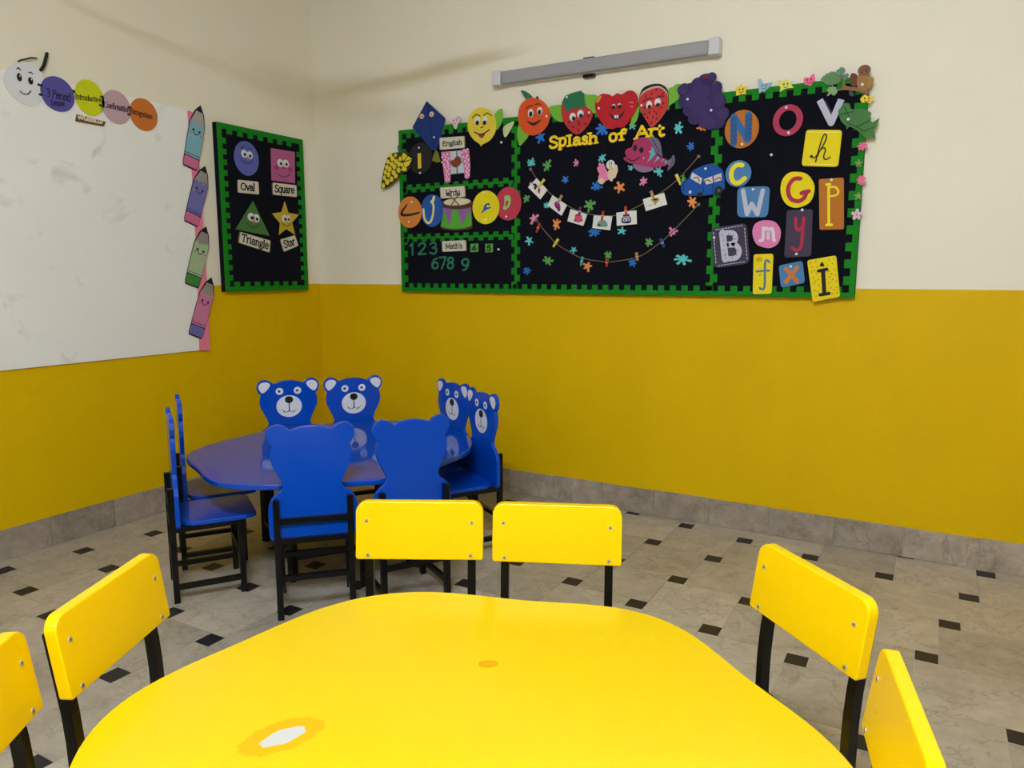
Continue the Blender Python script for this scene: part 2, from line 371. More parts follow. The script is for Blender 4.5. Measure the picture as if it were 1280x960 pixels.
# ================================================================ BLUE BEAR CHAIRS
def bear_chair():
    r = empty('bear_chair', (0, 0, 0))
    half = [(.0, .30), (.150, .30), (.158, .312), (.160, .40), (.157, .43), (.147, .456), (.128, .474), (.110, .486), (.104, .502), (.112, .527), (.126, .556), (.140, .585), (.145, .61), (.142, .635), (.137, .652), (.149, .664), (.157, .688), (.151, .712), (.135, .727), (.115, .731), (.096, .726), (.082, .716), (.073, .708), (.05, .716), (.025, .7215), (0, .7225)]
    out = half+[(-x, z) for x, z in half[-2:0:-1]]
    bk = MB(); bk.fr = lambda u, v, d: (u, d, v)
    bk.add([(u, v, .011) for u, v in out]+[(u, v, .029) for u, v in out], [list(range(len(out))), list(range(len(out), 2*len(out)))[::-1]]+[[i, len(out)+i, len(out)+(i+1) % len(out), (i+1) % len(out)] for i in range(len(out))])
    back = bk.build('backrest', BLUE, r, local=True, bevel=.003)
    def deco(name, poly, d1, m, parent, d0=.0285):
        mb = MB(); mb.fr = lambda u, v, d: (-u, d, v); mb.prism(poly, d0, d1); return mb.build(name, m, parent, local=True)
    for s in (1, -1):
        ear = [(s*x, z) for x, z in smooth([(.147, .690), (.140, .710), (.120, .7185), (.098, .714), (.090, .702), (.104, .680), (.124, .664), (.136, .667)])]
        deco('ear_patch', ear, .0295, WHITE, back)
        e = deco('eye', ell((s*.045, .668, .019, .0185), 20), .0297, WHITE, back)
    for s in (1, -1): deco('pupil', ell((s*.045-.002, .668, .0065, .007), 12), .0300, BLACKP, back)
    deco('muzzle', ell((0, .588, .064, .057), 32), .0296, WHITE, back)
    deco('nose', ell((0, .622, .021, .0185), 20), .0302, BLACKP, back)
    mb = MB(); mb.fr = lambda u, v, d: (-u, d, v)
    mb.stroke([(0, .61), (0, .568)], .005, .029, .0300)
    mb.stroke(smooth([(-.034, .570), (-.024, .560), (-.011, .557), (0, .568)], 3, False), .0045, .029, .0300)
    mb.stroke(smooth([(.034, .570), (.024, .560), (.011, .557), (0, .568)], 3, False), .0045, .029, .0300)
    mb.build('mouth', BLACKP, back, local=True)
    seat = rounded([(-.15, .030), (.15, .030), (.152, .27), (.13, .31), (-.13, .31), (-.152, .27)], .3)
    MB().prism(seat, .304, .321).build('seat', BLUE, r, local=True, bevel=.003)
    for x in (-.131, .131):
        MB().bar((x, 0, 0), (x, 0, .457), .022, .022).build('leg', BLACKM, r, local=True)
        MB().bar((x, .247, 0), (x, .247, .304), .022, .022).build('leg', BLACKM, r, local=True)
        MB().bar((x, .011, .293), (x, .236, .293), .02, .021, (0, 0, 1)).build('seat_rail', BLACKM, r, local=True)
        MB().bar((x, .011, .062), (x, .236, .062), .018, .02, (0, 0, 1)).build('side_rail', BLACKM, r, local=True)
    for y, z, nm in ((0, .375, 'back_rail'), (0, .300, 'back_rail'), (0, .158, 'cross_rail'), (.247, .158, 'cross_rail'), (.247, .293, 'seat_rail')):
        MB().bar((-.12, y, z), (.12, y, z), .018, .02, (0, 0, 1)).build(nm, BLACKM, r, local=True)
    return r
bear0 = bear_chair()
bears = [((1.612, -1.750), .783, 'blue bear-shaped chair seen from behind, left of the two turned away'),
         ((1.864, -1.473), 1.034, 'blue bear-shaped chair seen from behind, lower part hidden by a yellow chair back'),
         ((.644, -.931), -2.205, 'blue bear-faced chair beyond the blue table, the left of the two facing forward'),
         ((.868, -.690), -2.187, 'blue bear-faced chair beyond the blue table with its back to the room corner'),
         ((1.457, -.570), 2.70, 'blue bear-faced chair turned sideways by the wall, further from the camera'),
         ((1.752, -.762), 2.58, 'blue bear-faced chair turned sideways by the wall with its seat showing'),
         ((.952, -1.868), -.582, 'blue chair seen edge-on at the left end of the blue table, nearest one'),
         ((.690, -1.634), -.600, 'blue chair seen edge-on at the left end of the table, behind its twin')]
for k, (pos, th, lab) in enumerate(bears):
    o = bear0 if k == 0 else copy_tree(bear0)
    o.location = (*pos, 0); o.rotation_euler = (0, 0, th); tag(o, lab, 'chair', 'blue bear chairs around the blue table')

# ================================================================ YELLOW CHAIRS
def yellow_chair():
    r = empty('yellow_chair', (0, 0, 0)); W, zb, zt, dy = .345, .501, .656, .022
    sl = dy/(zt-zb)
    def yb(z): return sl*(zt-z)
    prof = [(-W/2, zb+.004), (-W/2+.004, zb), (W/2-.004, zb), (W/2, zb+.004)]
    for c0, a0 in ((W/2-.03, 0), (-W/2+.03, 90)):
        for k in range(7):
            a = math.radians(a0+15*k); prof.append((c0+.03*math.cos(a), zt-.03+.03*math.sin(a)))
    n = len(prof); mb = MB()
    mb.add([(x, yb(z)-.024, z) for x, z in prof]+[(x, yb(z), z) for x, z in prof], [list(range(n)), list(range(n, 2*n))[::-1]]+[[i, n+i, n+(i+1) % n, (i+1) % n] for i in range(n)])
    back = mb.build('backrest', YEL, r, local=True, bevel=.005)
    for x in (-.140, .140):
        for f in (.09, .65):
            z = zb+f*(zt-zb); x2 = x+random.uniform(-.004, .004); z2 = z+random.uniform(-.003, .003)
            mb = MB(); mb.fr = lambda u, v, d: (u, yb(v)+d, v)
            mb.prism(ell((x2, z2, .0055, .0055), 12)[::-1], -.001, .0015); sc = mb.build('screw', STEEL, back, local=True)
            mb = MB(); mb.fr = lambda u, v, d: (u, yb(v)+d, v)
            mb.stroke([(x2-.003, z2), (x2+.003, z2)], .0014, .0014, .0019, False); mb.stroke([(x2, z2-.003), (x2, z2+.003)], .0014, .0014, .0019, False)
            mb.build('screw_slot', BLACKP, back, local=True)
        # rear leg: upright below, bent backwards above the seat
        y0 = yb(zt)-.035; y1 = yb(.42)-.035
        path = [(x, y1, 0), (x, y1, .36), (x, y1-.001, .40), (x, yb(.46)-.035, .46), (x, yb(zt-.04)-.035, zt-.04)]
        m2 = MB(); h = .0108
        vs = [(px+i*h, py+j*h, pz) for px, py, pz in path for i, j in ((-1, -1), (1, -1), (1, 1), (-1, 1))]
        fs = [[3, 2, 1, 0], [16, 17, 18, 19]]+[[4*q+i, 4*q+(i+1) % 4, 4*q+4+(i+1) % 4, 4*q+4+i] for q in range(4) for i in range(4)]
        m2.add(vs, fs).build('leg', BLACKM, r, local=True)
        MB().bar((x, y1+.265, 0), (x, y1+.265, .304), .024, .024).build('leg', BLACKM, r, local=True)
        MB().bar((x, y1+.012, .293), (x, y1+.253, .293), .02, .022, (0, 0, 1)).build('seat_rail', BLACKM, r, local=True)
        MB().bar((x, y1+.012, .10), (x, y1+.253, .10), .018, .02, (0, 0, 1)).build('side_rail', BLACKM, r, local=True)
    y1 = yb(.42)-.035
    MB().prism(rounded([(-.150, y1+.016), (.150, y1+.016), (.150, y1+.30), (-.150, y1+.30)], .1), .304, .322).build('seat', YEL, r, local=True, bevel=.004)
    for y, z in ((y1, .293), (y1+.265, .293), (y1, .16)):
        MB().bar((-.13, y, z), (.13, y, z), .018, .022, (0, 0, 1)).build('cross_rail', BLACKM, r, local=True)
    return r
yc0 = yellow_chair()
yellows = [((2.367, -2.115), -2.645, 'yellow chair across the table in front of the blue bear chairs'),
           ((2.703, -1.957), -2.724, 'yellow chair across the table, the right of the facing pair'),
           ((2.142, -2.843), -1.119, 'whole yellow chair on the left side of the yellow table'),
           ((3.353, -2.083), 2.376, 'yellow chair at right with its top edge tilted toward the marble floor'),
           ((2.291, -3.175), -.954, 'yellow chair cut off by the left edge of the picture'),
           ((3.540, -2.526), 1.785, 'yellow chair cut off at the bottom right of the picture')]
for k, (pos, th, lab) in enumerate(yellows):
    o = yc0 if k == 0 else copy_tree(yc0)
    o.location = (*pos, 0); o.rotation_euler = (0, 0, th); tag(o, lab, 'chair', 'yellow chairs around the yellow table')

# ================================================================ NOTICE BOARDS
def strip_teeth(mb, axis, lo, hi, base, out, period, duty, d0, d1, phase=0.0):
    """comb of square teeth along an edge (axis u or v), from base to out"""
    x = lo+phase
    while x < hi-.005:
        e = min(x+period*duty, hi)
        if axis == 'u': mb.rect(x, e, min(base, out), max(base, out), d0, d1)
        else: mb.rect(min(base, out), max(base, out), x, e, d0, d1)
        x += period
def notice_board(name, label, frame, u0, u1, v0, v1, depth, sw, tw, pu, pv):
    mb = MB(frame); mb.rect(u0, u1, v0, v1, .001, depth); b = mb.build(name, NAVY); tag(b, label, 'notice board')
    d0, d1 = depth-.001, depth+.004
    for nm, ax, base, out, lo, hi in (('b', 'u', v0+sw, v0+sw+tw, u0, u1), ('t', 'u', v1-sw, v1-sw-tw, u0, u1), ('l', 'v', u0+sw, u0+sw+tw, v0, v1), ('r', 'v', u1-sw, u1-sw-tw, v0, v1)):
        m = MB(frame)
        if ax == 'u': m.rect(lo, hi, min(base, base-sw if nm == 'b' else base+sw), max(base, base-sw if nm == 'b' else base+sw), d0, d1)
        else: m.rect(min(base, base-sw if nm == 'l' else base+sw), max(base, base-sw if nm == 'l' else base+sw), lo+sw, hi-sw, d0, d1)
        strip_teeth(m, ax, lo+sw+tw+.008, hi-sw-tw-.004, base-.001 if nm in 'bl' else base+.001, out, pu if ax == 'u' else pv, .52, d0, d1-.0005)
        m.build('border_strip', GREEN, b)
    return b
BD = .030
board = notice_board('notice_board', 'long dark notice board with green toothed border on the back wall', 'B', .702, 3.225, 1.160, 2.105, BD, .024, .026, .060, .074)
lboard = notice_board('notice_board', 'small dark shapes board with green toothed border on the left wall', 'L', -.786, -.143, 1.164, 2.092, .035, .030, .026, .074, .058)
def divider(axis, c, lo, hi, wid, per):
    m = MB('B'); x = lo; k = 0
    while x < hi-.004:
        e = min(x+per/2, hi); o = wid*.28*(1 if k % 2 else -1)
        if axis == 'v': m.rect(c-wid*.5+o, c+wid*.5+o, x, e, BD-.001, BD+.0035)
        else: m.rect(x, e, c-wid*.5+o, c+wid*.5+o, BD-.001, BD+.0035)
        x = e; k += 1
    m.build('divider_strip', GREEN, board)
divider('v', 1.498, 1.186, 2.080, .034, .076); divider('v', 2.587, 1.186, 2.080, .034, .080)
divider('u', 1.766, .726, 1.482, .030, .066); divider('u', 1.478, .726, 1.482, .030, .066)

# ---------------------------------------------------------------- lettering strokes
G = {  # (strokes, serif points, advance); strokes starting with '~' are smoothed
 'A': ([[(.02, 0), (.3, .72), (.58, 0)], [(.13, .25), (.47, .25)]], [(.02, 0), (.58, 0)], .62),
 'C': (['~', [(.55, .58), (.45, .69), (.3, .72), (.1, .6), (.05, .36), (.1, .12), (.3, 0), (.45, .03), (.55, .14)]], [], .6),
 'E': ([[(.1, 0), (.1, .72)], [(.1, .72), (.46, .72), (.46, .62)], [(.1, .38), (.36, .38)], [(.1, 0), (.48, 0), (.48, .12)]], [(.1, 0), (.1, .72)], .55),
 'I': ([[(.12, 0), (.12, .72)]], [(.12, 0), (.12, .72)], .28),
 'L': ([[(.1, .72), (.1, 0), (.46, 0)]], [(.1, .72), (.1, 0)], .52),
 'M': ([[(.08, 0), (.1, .72), (.36, .1), (.62, .72), (.64, 0)]], [(.08, 0), (.1, .72), (.62, .72), (.64, 0)], .74),
 'N': ([[(.08, 0), (.08, .72), (.52, 0), (.52, .72)]], [], .6),
 'O': (['~', [(.33, .72), (.12, .62), (.04, .36), (.12, .1), (.33, 0), (.54, .1), (.62, .36), (.54, .62), (.33, .72)]], [], .68),
 'P': ([[(.1, 0), (.1, .72)], '~', [(.1, .72), (.38, .72), (.5, .56), (.38, .38), (.1, .36)]], [(.1, 0), (.1, .72)], .55),
 'R': ([[(.1, 0), (.1, .72)], '~', [(.1, .72), (.38, .72), (.5, .56), (.38, .38), (.1, .36)], [(.28, .36), (.52, 0)]], [(.1, 0), (.1, .72)], .58),
 'S': (['~', [(.46, .58), (.38, .7), (.24, .72), (.1, .62), (.12, .46), (.28, .37), (.44, .27), (.46, .1), (.3, 0), (.14, .02), (.06, .15)]], [], .54),
 'T': ([[(.04, .6), (.04, .72), (.56, .72), (.56, .6)], [(.3, .72), (.3, 0)]], [(.3, 0)], .6),
 'U': ([[(.08, .72), (.08, .25)], '~', [(.08, .25), (.14, .06), (.31, 0), (.48, .06), (.54, .25)], [(.54, .25), (.54, .72)]], [(.08, .72), (.54, .72)], .62),
 'a': (['~', [(.08, .4), (.14, .48), (.26, .5), (.36, .42), (.36, .3)], [(.36, .36), (.36, .05), (.44, 0)], '~', [(.36, .3), (.2, .28), (.06, .2), (.08, .05), (.2, 0), (.36, .1)]], [], .46),
 'b': ([[(.08, .75), (.08, 0)], '~', [(.08, .36), (.2, .5), (.36, .46), (.42, .25), (.34, .03), (.18, 0), (.08, .12)]], [], .48),
 'c': (['~', [(.38, .4), (.28, .5), (.14, .46), (.05, .25), (.14, .03), (.28, 0), (.39, .1)]], [], .43),
 'd': ([[(.4, .75), (.4, 0)], '~', [(.4, .36), (.28, .5), (.12, .46), (.05, .25), (.12, .03), (.28, 0), (.4, .12)]], [(.4, 0)], .48),
 'e': (['~', [(.06, .27), (.4, .27), (.38, .42), (.24, .5), (.1, .44), (.05, .25), (.11, .05), (.25, 0), (.39, .1)]], [], .45),
 'f': (['~', [(.34, .66), (.28, .75), (.19, .72), (.15, .6), (.15, .4)], [(.15, .45), (.15, 0)], [(.02, .47), (.3, .47)]], [(.15, 0)], .34),
 'g': (['~', [(.22, .5), (.08, .44), (.06, .28), (.2, .18), (.34, .26), (.35, .42), (.22, .5)], [(.34, .44), (.44, .5)], '~', [(.14, .2), (.08, .1), (.2, .03), (.38, 0), (.4, -.12), (.24, -.22), (.06, -.17), (.08, -.04), (.2, .03)]], [], .46),
 'h': ([[(.1, .75), (.1, 0)], '~', [(.1, .36), (.22, .5), (.36, .46), (.39, .3)], [(.39, .32), (.39, 0)]], [(.1, 0), (.39, 0), (.06, .75)], .5),
 'i': ([[(.1, .48), (.1, 0)], [(.1, .66), (.1, .68)]], [(.1, 0)], .22),
 'l': ([[(.1, .75), (.1, 0)]], [(.1, 0), (.07, .75)], .22),
 'm': ([[(.08, .5), (.08, 0)], '~', [(.08, .36), (.18, .5), (.29, .44), (.3, .3)], [(.3, .3), (.3, 0)], '~', [(.3, .36), (.4, .5), (.51, .44), (.52, .3)], [(.52, .3), (.52, 0)]], [(.08, 0), (.3, 0), (.52, 0)], .62),
 'n': ([[(.1, .5), (.1, 0)], '~', [(.1, .36), (.22, .5), (.36, .46), (.39, .3)], [(.39, .32), (.39, 0)]], [(.1, 0), (.39, 0), (.07, .5)], .5),
 'o': (['~', [(.23, .5), (.09, .43), (.04, .25), (.09, .07), (.23, 0), (.37, .07), (.42, .25), (.37, .43), (.23, .5)]], [], .48),
 'p': ([[(.1, .5), (.1, -.22)], '~', [(.1, .36), (.22, .5), (.38, .46), (.44, .25), (.36, .03), (.2, 0), (.1, .12)]], [(.1, -.22), (.07, .5)], .5),
 'q': ([[(.4, .5), (.4, -.22)], '~', [(.4, .36), (.28, .5), (.12, .46), (.05, .25), (.12, .03), (.28, 0), (.4, .12)]], [(.4, -.22)], .5),
 'r': ([[(.1, .5), (.1, 0)], '~', [(.1, .34), (.2, .48), (.34, .46)]], [(.1, 0), (.07, .5)], .37),
 's': (['~', [(.34, .4), (.26, .5), (.14, .49), (.08, .38), (.2, .27), (.34, .18), (.32, .04), (.18, 0), (.06, .1)]], [], .4),
 't': ([[(.14, .66), (.14, .1)], '~', [(.14, .12), (.2, 0), (.32, .04)], [(.02, .48), (.3, .48)]], [], .34),
 'u': ([[(.08, .5), (.08, .18)], '~', [(.08, .2), (.12, .03), (.24, 0), (.38, .14)], [(.38, .5), (.38, 0)]], [(.38, 0), (.06, .5), (.36, .5)], .48),
 'v': ([[(.04, .5), (.22, 0), (.4, .5)]], [(.04, .5), (.4, .5)], .44),
 'y': ([[(.04, .5), (.22, 0)], [(.4, .5), (.18, -.2), (.06, -.2)]], [(.04, .5), (.4, .5)], .44),
 "'": ([[(.06, .75), (.05, .58)]], [], .14), ' ': ([], [], .28),
 '1': ([[(.06, .56), (.2, .72), (.2, 0)]], [], .34),
 '2': (['~', [(.06, .55), (.12, .68), (.26, .72), (.4, .62), (.38, .44), (.05, 0)], [(.05, 0), (.44, 0)]], [], .5),
 '3': (['~', [(.06, .62), (.2, .72), (.38, .66), (.38, .48), (.2, .39)], '~', [(.2, .39), (.42, .32), (.42, .1), (.24, 0), (.05, .1)]], [], .5),
 '4': ([[(.34, 0), (.34, .72), (.04, .2), (.46, .2)]], [], .5),
 '5': ([[(.4, .72), (.12, .72), (.09, .42)], '~', [(.09, .42), (.28, .46), (.43, .3), (.36, .06), (.18, 0), (.05, .1)]], [], .5),
 '6': (['~', [(.38, .68), (.2, .6), (.07, .36), (.08, .1), (.24, 0), (.42, .1), (.42, .32), (.26, .42), (.09, .3)]], [], .5),
 '7': ([[(.05, .72), (.44, .72), (.18, 0)]], [], .48),
 '8': (['~', [(.25, .72), (.1, .64), (.1, .48), (.25, .4), (.42, .28), (.4, .08), (.25, 0), (.1, .08), (.08, .28), (.25, .4), (.4, .48), (.4, .64), (.25, .72)]], [], .5),
 '9': (['~', [(.42, .42), (.24, .3), (.08, .42), (.08, .62), (.25, .72), (.42, .62), (.42, .36), (.3, .1), (.12, .02)]], [], .5),
}
def glyph(mb, ch, X, wt, d0, d1, serif=.0):
    st, sf, adv = G[ch]; sm = False
    for k in st:
        if k == '~': sm = True; continue
        pts = smooth(k, 4, False) if sm else k; sm = False
        mb.stroke([X(*q) for q in pts], wt, d0, d1)
    if serif:
        for x, y in sf:
            a, b = X(x-serif, y), X(x+serif, y); mb.stroke([a, b], wt*.7, d0, d1, False)
def write(name, text, quad, m, frame, d0, wt, parent, serif=0.0, th=.0014):
    """lettering fitted into a quadrilateral (bottom-left, bottom-right, top-right, top-left)"""
    wid = sum(G[c][2] for c in text); lo, hi = (-.22 if any(c in 'gpqy' for c in text) else 0), .75
    bl, br, tr, tl = [Vector(q) for q in quad]
    mb = MB(frame); x0 = 0
    for c in text:
        def X(x, y, x0=x0):
            s, t = (x0+x)/wid, (y-lo)/(hi-lo); q = (bl*(1-s)+br*s)*(1-t)+(tl*(1-s)+tr*s)*t; return (q.x, q.y)
        glyph(mb, c, X, wt, d0, d0+th, serif); x0 += G[c][2]
    return mb.build(name, m, parent)

# ---------------------------------------------------------------- cut-out helpers (frame, layer depth)
D0 = {'B': .0362, 'L': .0402, 'W': .0128}
class Cut:
    """one cut-out: its sheet is the thing, what is glued or drawn on it are its parts"""
    def __init__(s, name, label, cat, poly, m, frame='B', lay=0, th=.004, group=None, base=None):
        s.fr = frame; d = (D0[frame] if base is None else base)+lay*.0045; s.d = d+th
        mb = MB(frame); 
        for p in (poly if isinstance(poly[0][0], (list, tuple)) else [poly]): mb.prism(p, d, d+th); th += .00025; s.d = d+th
        s.o = mb.build(name, m); tag(s.o, label, cat, group)
    def on(s, name, poly, m, h=0, th=.0012, parent=None, label=None):
        polys = poly if isinstance(poly[0][0], (list, tuple)) else [poly]
        if len(polys) <= 6:                                            # a few pieces: each a part of its own
            for p in polys: mb = MB(s.fr); mb.prism(p, s.d+h*.001-.0004, s.d+h*.001+th); th += .00004; o = mb.build(name, m, parent or s.o)
            return o
        mb = MB(s.fr)
        for p in polys: mb.prism(p, s.d+h*.001-.0004, s.d+h*.001+th); th += .00004
        return tag(mb.build(name, m, parent or s.o), kind='stuff')     # a few pixels each, too small to pick apart
    def line(s, name, pts, wd, m, h=0, sm=True, parent=None, th=.0016, closed=False):
        if name in ('brow', 'drumstick', 'shine', 'eye', 'driver') and isinstance(pts[0][0], (list, tuple)):
            for p in pts: o = s.line(name, p, wd, m, h, sm, parent, th); h += .2
            return o
        mb = MB(s.fr)
        for p in (pts if isinstance(pts[0][0], (list, tuple)) else [pts]):
            mb.stroke(smooth(p, 4, False) if sm and len(p) > 2 else p, wd, s.d+h*.001-.0003, s.d+h*.001+th)
        return tag(mb.build(name, m, parent or s.o), kind='stuff' if name in ('edge_stitch', 'ridge') else None)
    def eye(s, e, pe, h=1):
        o = s.on('eye', ell(e, 18), WHITE, h); s.on('pupil', ell(pe, 14), BLACKP, h+1.3, parent=o)
    def tack(s, e): s.on('pin', ell((e[0], e[1], .006, .006), 10), WHITE, 2, th=.002)

# ================================================================ FRUIT ROW
LIME = paper('lime_paper', (116, 178, 54)); DKG = paper('dark_green_foam', (38, 110, 72))
def leaf(label, poly, m=LIME, lay=-.45, lo=True, name='paper_leaf'):
    return Cut(name, label, 'paper leaf', smooth(poly, 3), m, 'B', lay, .0016, 'paper leaves between the fruit')
leaf('lime paper leaf right of the lemon face', [(1.368,2.1331),(1.4116,2.1562),(1.4178,2.1086),(1.4036,2.0706),(1.3781,2.0467),(1.3558,2.0751)])
leaf('pale cream leaf with speckles between lemon and orange', [(1.4272,2.0619),(1.4858,2.0824),(1.4742,2.051),(1.4335,2.0023),(1.4193,2.0364)], paper('pale_leaf', (196, 206, 150)))
leaf('lime paper leaf between the orange and the strawberry', [(1.6939,2.1277),(1.7295,2.1381),(1.7757,2.1347),(1.7897,2.0921),(1.7848,2.0551),(1.7576,2.0553),(1.7246,2.0797)])
leaf('lime paper leaf hanging below the orange on its left', [(1.5193,2.0611),(1.5078,2.0281),(1.5195,1.9539),(1.5512,1.9708),(1.5797,2.0072),(1.551,2.0485)])
leaf('lime paper leaf between the strawberry and the apple', [(1.8895,2.1834),(1.9158,2.1712),(1.9754,2.16),(1.979,2.105),(1.9641,2.0768),(1.938,2.0864),(1.9114,2.1213)])
leaf('lime paper leaf between the apple and the watermelon', [(2.1982,2.0842),(2.1947,2.0472),(2.1841,2.015),(2.1527,1.9886),(2.1565,2.0218),(2.1738,2.0618)])
leaf('lime paper leaf between the watermelon and the grapes', [(2.3408,2.1422),(2.3663,2.1574),(2.3874,2.1689),(2.4221,2.1548),(2.4014,2.1352),(2.3982,2.1035),(2.3688,2.0825),(2.3497,2.0683),(2.3438,2.0486)])
FG = 'smiling fruit faces along the top of the board'
c = Cut('lemon_face', 'yellow smiling lemon face at the left end of the fruit row', 'fruit cutout', smooth([(1.1927,2.0836),(1.2056,2.1394),(1.2429,2.169),(1.2854,2.1732),(1.3321,2.1565),(1.3655,2.1203),(1.3781,2.0664),(1.3636,2.0215),(1.3313,1.9911),(1.2907,1.9777),(1.2784,1.9673),(1.2703,1.9814),(1.2334,2.006),(1.2048,2.0421)], 3), paper('lemon_paper', (226, 200, 62)), group=FG)
c.eye((1.2589,2.1055,0.0164,0.0213), (1.2588,2.0948,0.0115,0.012)); c.eye((1.3077,2.1028,0.0162,0.0212), (1.306,2.091,0.0113,0.0119))
c.line('brow', [[(1.2245,2.1242),(1.2493,2.1397),(1.2754,2.1305)], [(1.2981,2.1302),(1.324,2.1409),(1.3496,2.1231)]], .005, INK)
c.on('mouth', smooth([(1.2625,2.0384),(1.2845,2.0324),(1.3073,2.0371),(1.2974,2.0173),(1.2827,2.0119),(1.2689,2.0218)], 3), paper('mouth_red', (150, 60, 40)))
c.line('smile', [(1.2379,2.0473),(1.2845,2.0311),(1.3356,2.0505)], .006, INK, 1); c.line('nose', [(1.279,2.0703),(1.2872,2.0662),(1.2953,2.0714)], .004, INK)
c = Cut('orange_face', 'orange fruit face with a dark green leaf', 'fruit cutout', smooth([(1.5151,2.11),(1.5277,2.157),(1.5619,2.1845),(1.6071,2.1891),(1.6575,2.1708),(1.6938,2.1348),(1.7069,2.0909),(1.6946,2.0447),(1.6587,2.0098),(1.611,1.9972),(1.5626,2.0111),(1.528,2.0506)], 3), paper('orange_paper', (216, 82, 34)), group=FG)
c.on('leaf', smooth([(1.5315,2.2358),(1.5617,2.2276),(1.5901,2.2077),(1.6043,2.1847),(1.5733,2.1819),(1.5504,2.2073)], 3), DKG, -2); c.on('stem', [(1.6212,2.1828),(1.6284,2.1963),(1.6351,2.1941),(1.6436,2.1804)], paper('stem_brown', (70, 70, 30)))
c.eye((1.5934,2.1128,0.0164,0.0221), (1.594,2.1069,0.0108,0.0139)); c.eye((1.6468,2.1169,0.0162,0.021), (1.6457,2.1113,0.0106,0.0138))
c.line('brow', [[(1.5666,2.1409),(1.5847,2.1486),(1.6028,2.1501)], [(1.6185,2.1546),(1.6409,2.1551),(1.6566,2.1472)]], .005, paper('brow_red', (120, 30, 15)))
c.on('mouth', smooth([(1.5692,2.0757),(1.6106,2.0622),(1.6571,2.0759),(1.6427,2.0601),(1.6135,2.0465),(1.5897,2.0545)], 3), paper('mouth_dark', (70, 22, 18))); c.tack((1.6887,2.0871,0.0044,0.0038))
c = Cut('strawberry_face', 'red strawberry face with a dark green cap', 'fruit cutout', smooth([(1.7783,2.1447),(1.7734,2.1031),(1.7848,2.0551),(1.8231,2.0046),(1.8609,1.9801),(1.8977,1.9932),(1.9338,2.0315),(1.9498,2.0668),(1.9432,2.0904),(1.901,2.1178),(1.8321,2.1343)], 3), paper('strawberry_paper', (184, 48, 54)), group=FG)
c.on('cap', [(1.7756,2.145),(1.7941,2.1779),(1.8313,2.1876),(1.884,2.1941),(1.9011,2.1775),(1.9037,2.1106),(1.8748,2.109),(1.8377,2.1105),(1.8058,2.0975),(1.7893,2.1248)], DKG, .5)
c.eye((1.8394,2.0694,0.0176,0.0201), (1.8453,2.0609,0.0101,0.0107)); c.eye((1.8832,2.0794,0.0174,0.0199), (1.8865,2.0699,0.0111,0.0107))
c.on('seed', [ell(e, 8) for e in ((1.8172,2.0449,0.0043,0.0066), (1.8417,2.0193,0.0064,0.0042), (1.876,2.03,0.0042,0.0065), (1.9103,2.0291,0.0042,0.0065), (1.8705,2.0445,0.0042,0.0037), (1.9254,2.0646,0.0037,0.0055), (1.8738,2.0009,0.0042,0.0056))], INK); c.tack((1.8049,2.1707,0.0043,0.0037)); c.tack((1.9319,2.0815,0.0042,0.0037))
c = Cut('apple_face', 'big red laughing apple face with two teeth', 'fruit cutout', smooth([(1.9621,2.104),(1.9704,2.1428),(1.9976,2.1653),(2.037,2.1591),(2.0567,2.1482),(2.0807,2.1594),(2.1049,2.1515),(2.1427,2.1653),(2.1761,2.1529),(2.1922,2.1144),(2.1849,2.0722),(2.1557,2.0277),(2.1278,1.9982),(2.099,1.9921),(2.0795,1.9957),(2.0602,1.9886),(2.0206,2.0055),(1.9851,2.0487)], 3), paper('apple_paper', (184, 28, 40)), group=FG)
c.on('blush', smooth([(1.9707,2.1252),(1.9762,2.1466),(1.9929,2.1571),(1.998,2.1486),(1.9835,2.1282)], 3), paper('apple_blush', (214, 140, 50)))
c.on('eye', ell((2.0646,2.1003,0.0097,0.0087)), WHITE); c.on('eye', ell((2.0955,2.1006,0.0097,0.0087)), WHITE)
c.on('pupil', ell((2.0637,2.0935,0.0097,0.0096)), BLACKP, 1.5); c.on('pupil', ell((2.0967,2.0935,0.0097,0.0096)), BLACKP, 1.5)
c.on('mouth', smooth([(2.0387,2.0768),(2.0588,2.0537),(2.0803,2.0481),(2.1071,2.0577),(2.1239,2.0768),(2.1094,2.0435),(2.0807,2.0306),(2.0571,2.0416)], 3), BLACKP)
c.on('tooth', [[(2.0695,2.0544),(2.0792,2.0526),(2.0786,2.0378),(2.0708,2.0403)], [(2.0812,2.0524),(2.0908,2.0541),(2.0921,2.04),(2.0825,2.0374)]], WHITE, 1.5)
c.line('shine', [[(2.147,2.1072),(2.1593,2.1085),(2.168,2.1032)], [(2.1542,2.0875),(2.1685,2.0843)]], .004, paper('pink_shine', (226, 130, 140))); c.tack((1.9851,2.0972,0.004,0.0035))
c = Cut('watermelon_face', 'watermelon slice face with dark rind and seeds', 'fruit cutout', smooth([(2.1999,2.1377),(2.2119,2.1631),(2.2339,2.1761),(2.2694,2.1813),(2.3047,2.1767),(2.3315,2.1594),(2.3431,2.1379),(2.3472,2.1051),(2.3453,2.0688),(2.331,2.0377),(2.3013,2.0038),(2.2665,1.9773),(2.2433,2.0052),(2.2174,2.045),(2.2005,2.0839),(2.1969,2.1174)], 3), paper('rind_dark', (24, 34, 22)), group=FG)
c.on('rind', smooth([(2.2002,2.1273),(2.2233,2.1548),(2.2653,2.1687),(2.3051,2.1657),(2.3388,2.1363),(2.3454,2.1052),(2.3453,2.0688),(2.331,2.0377),(2.3013,2.0038),(2.2664,1.9782),(2.2433,2.0052),(2.2174,2.045),(2.2005,2.0839)], 3), paper('rind_pink', (214, 170, 160)), 0)
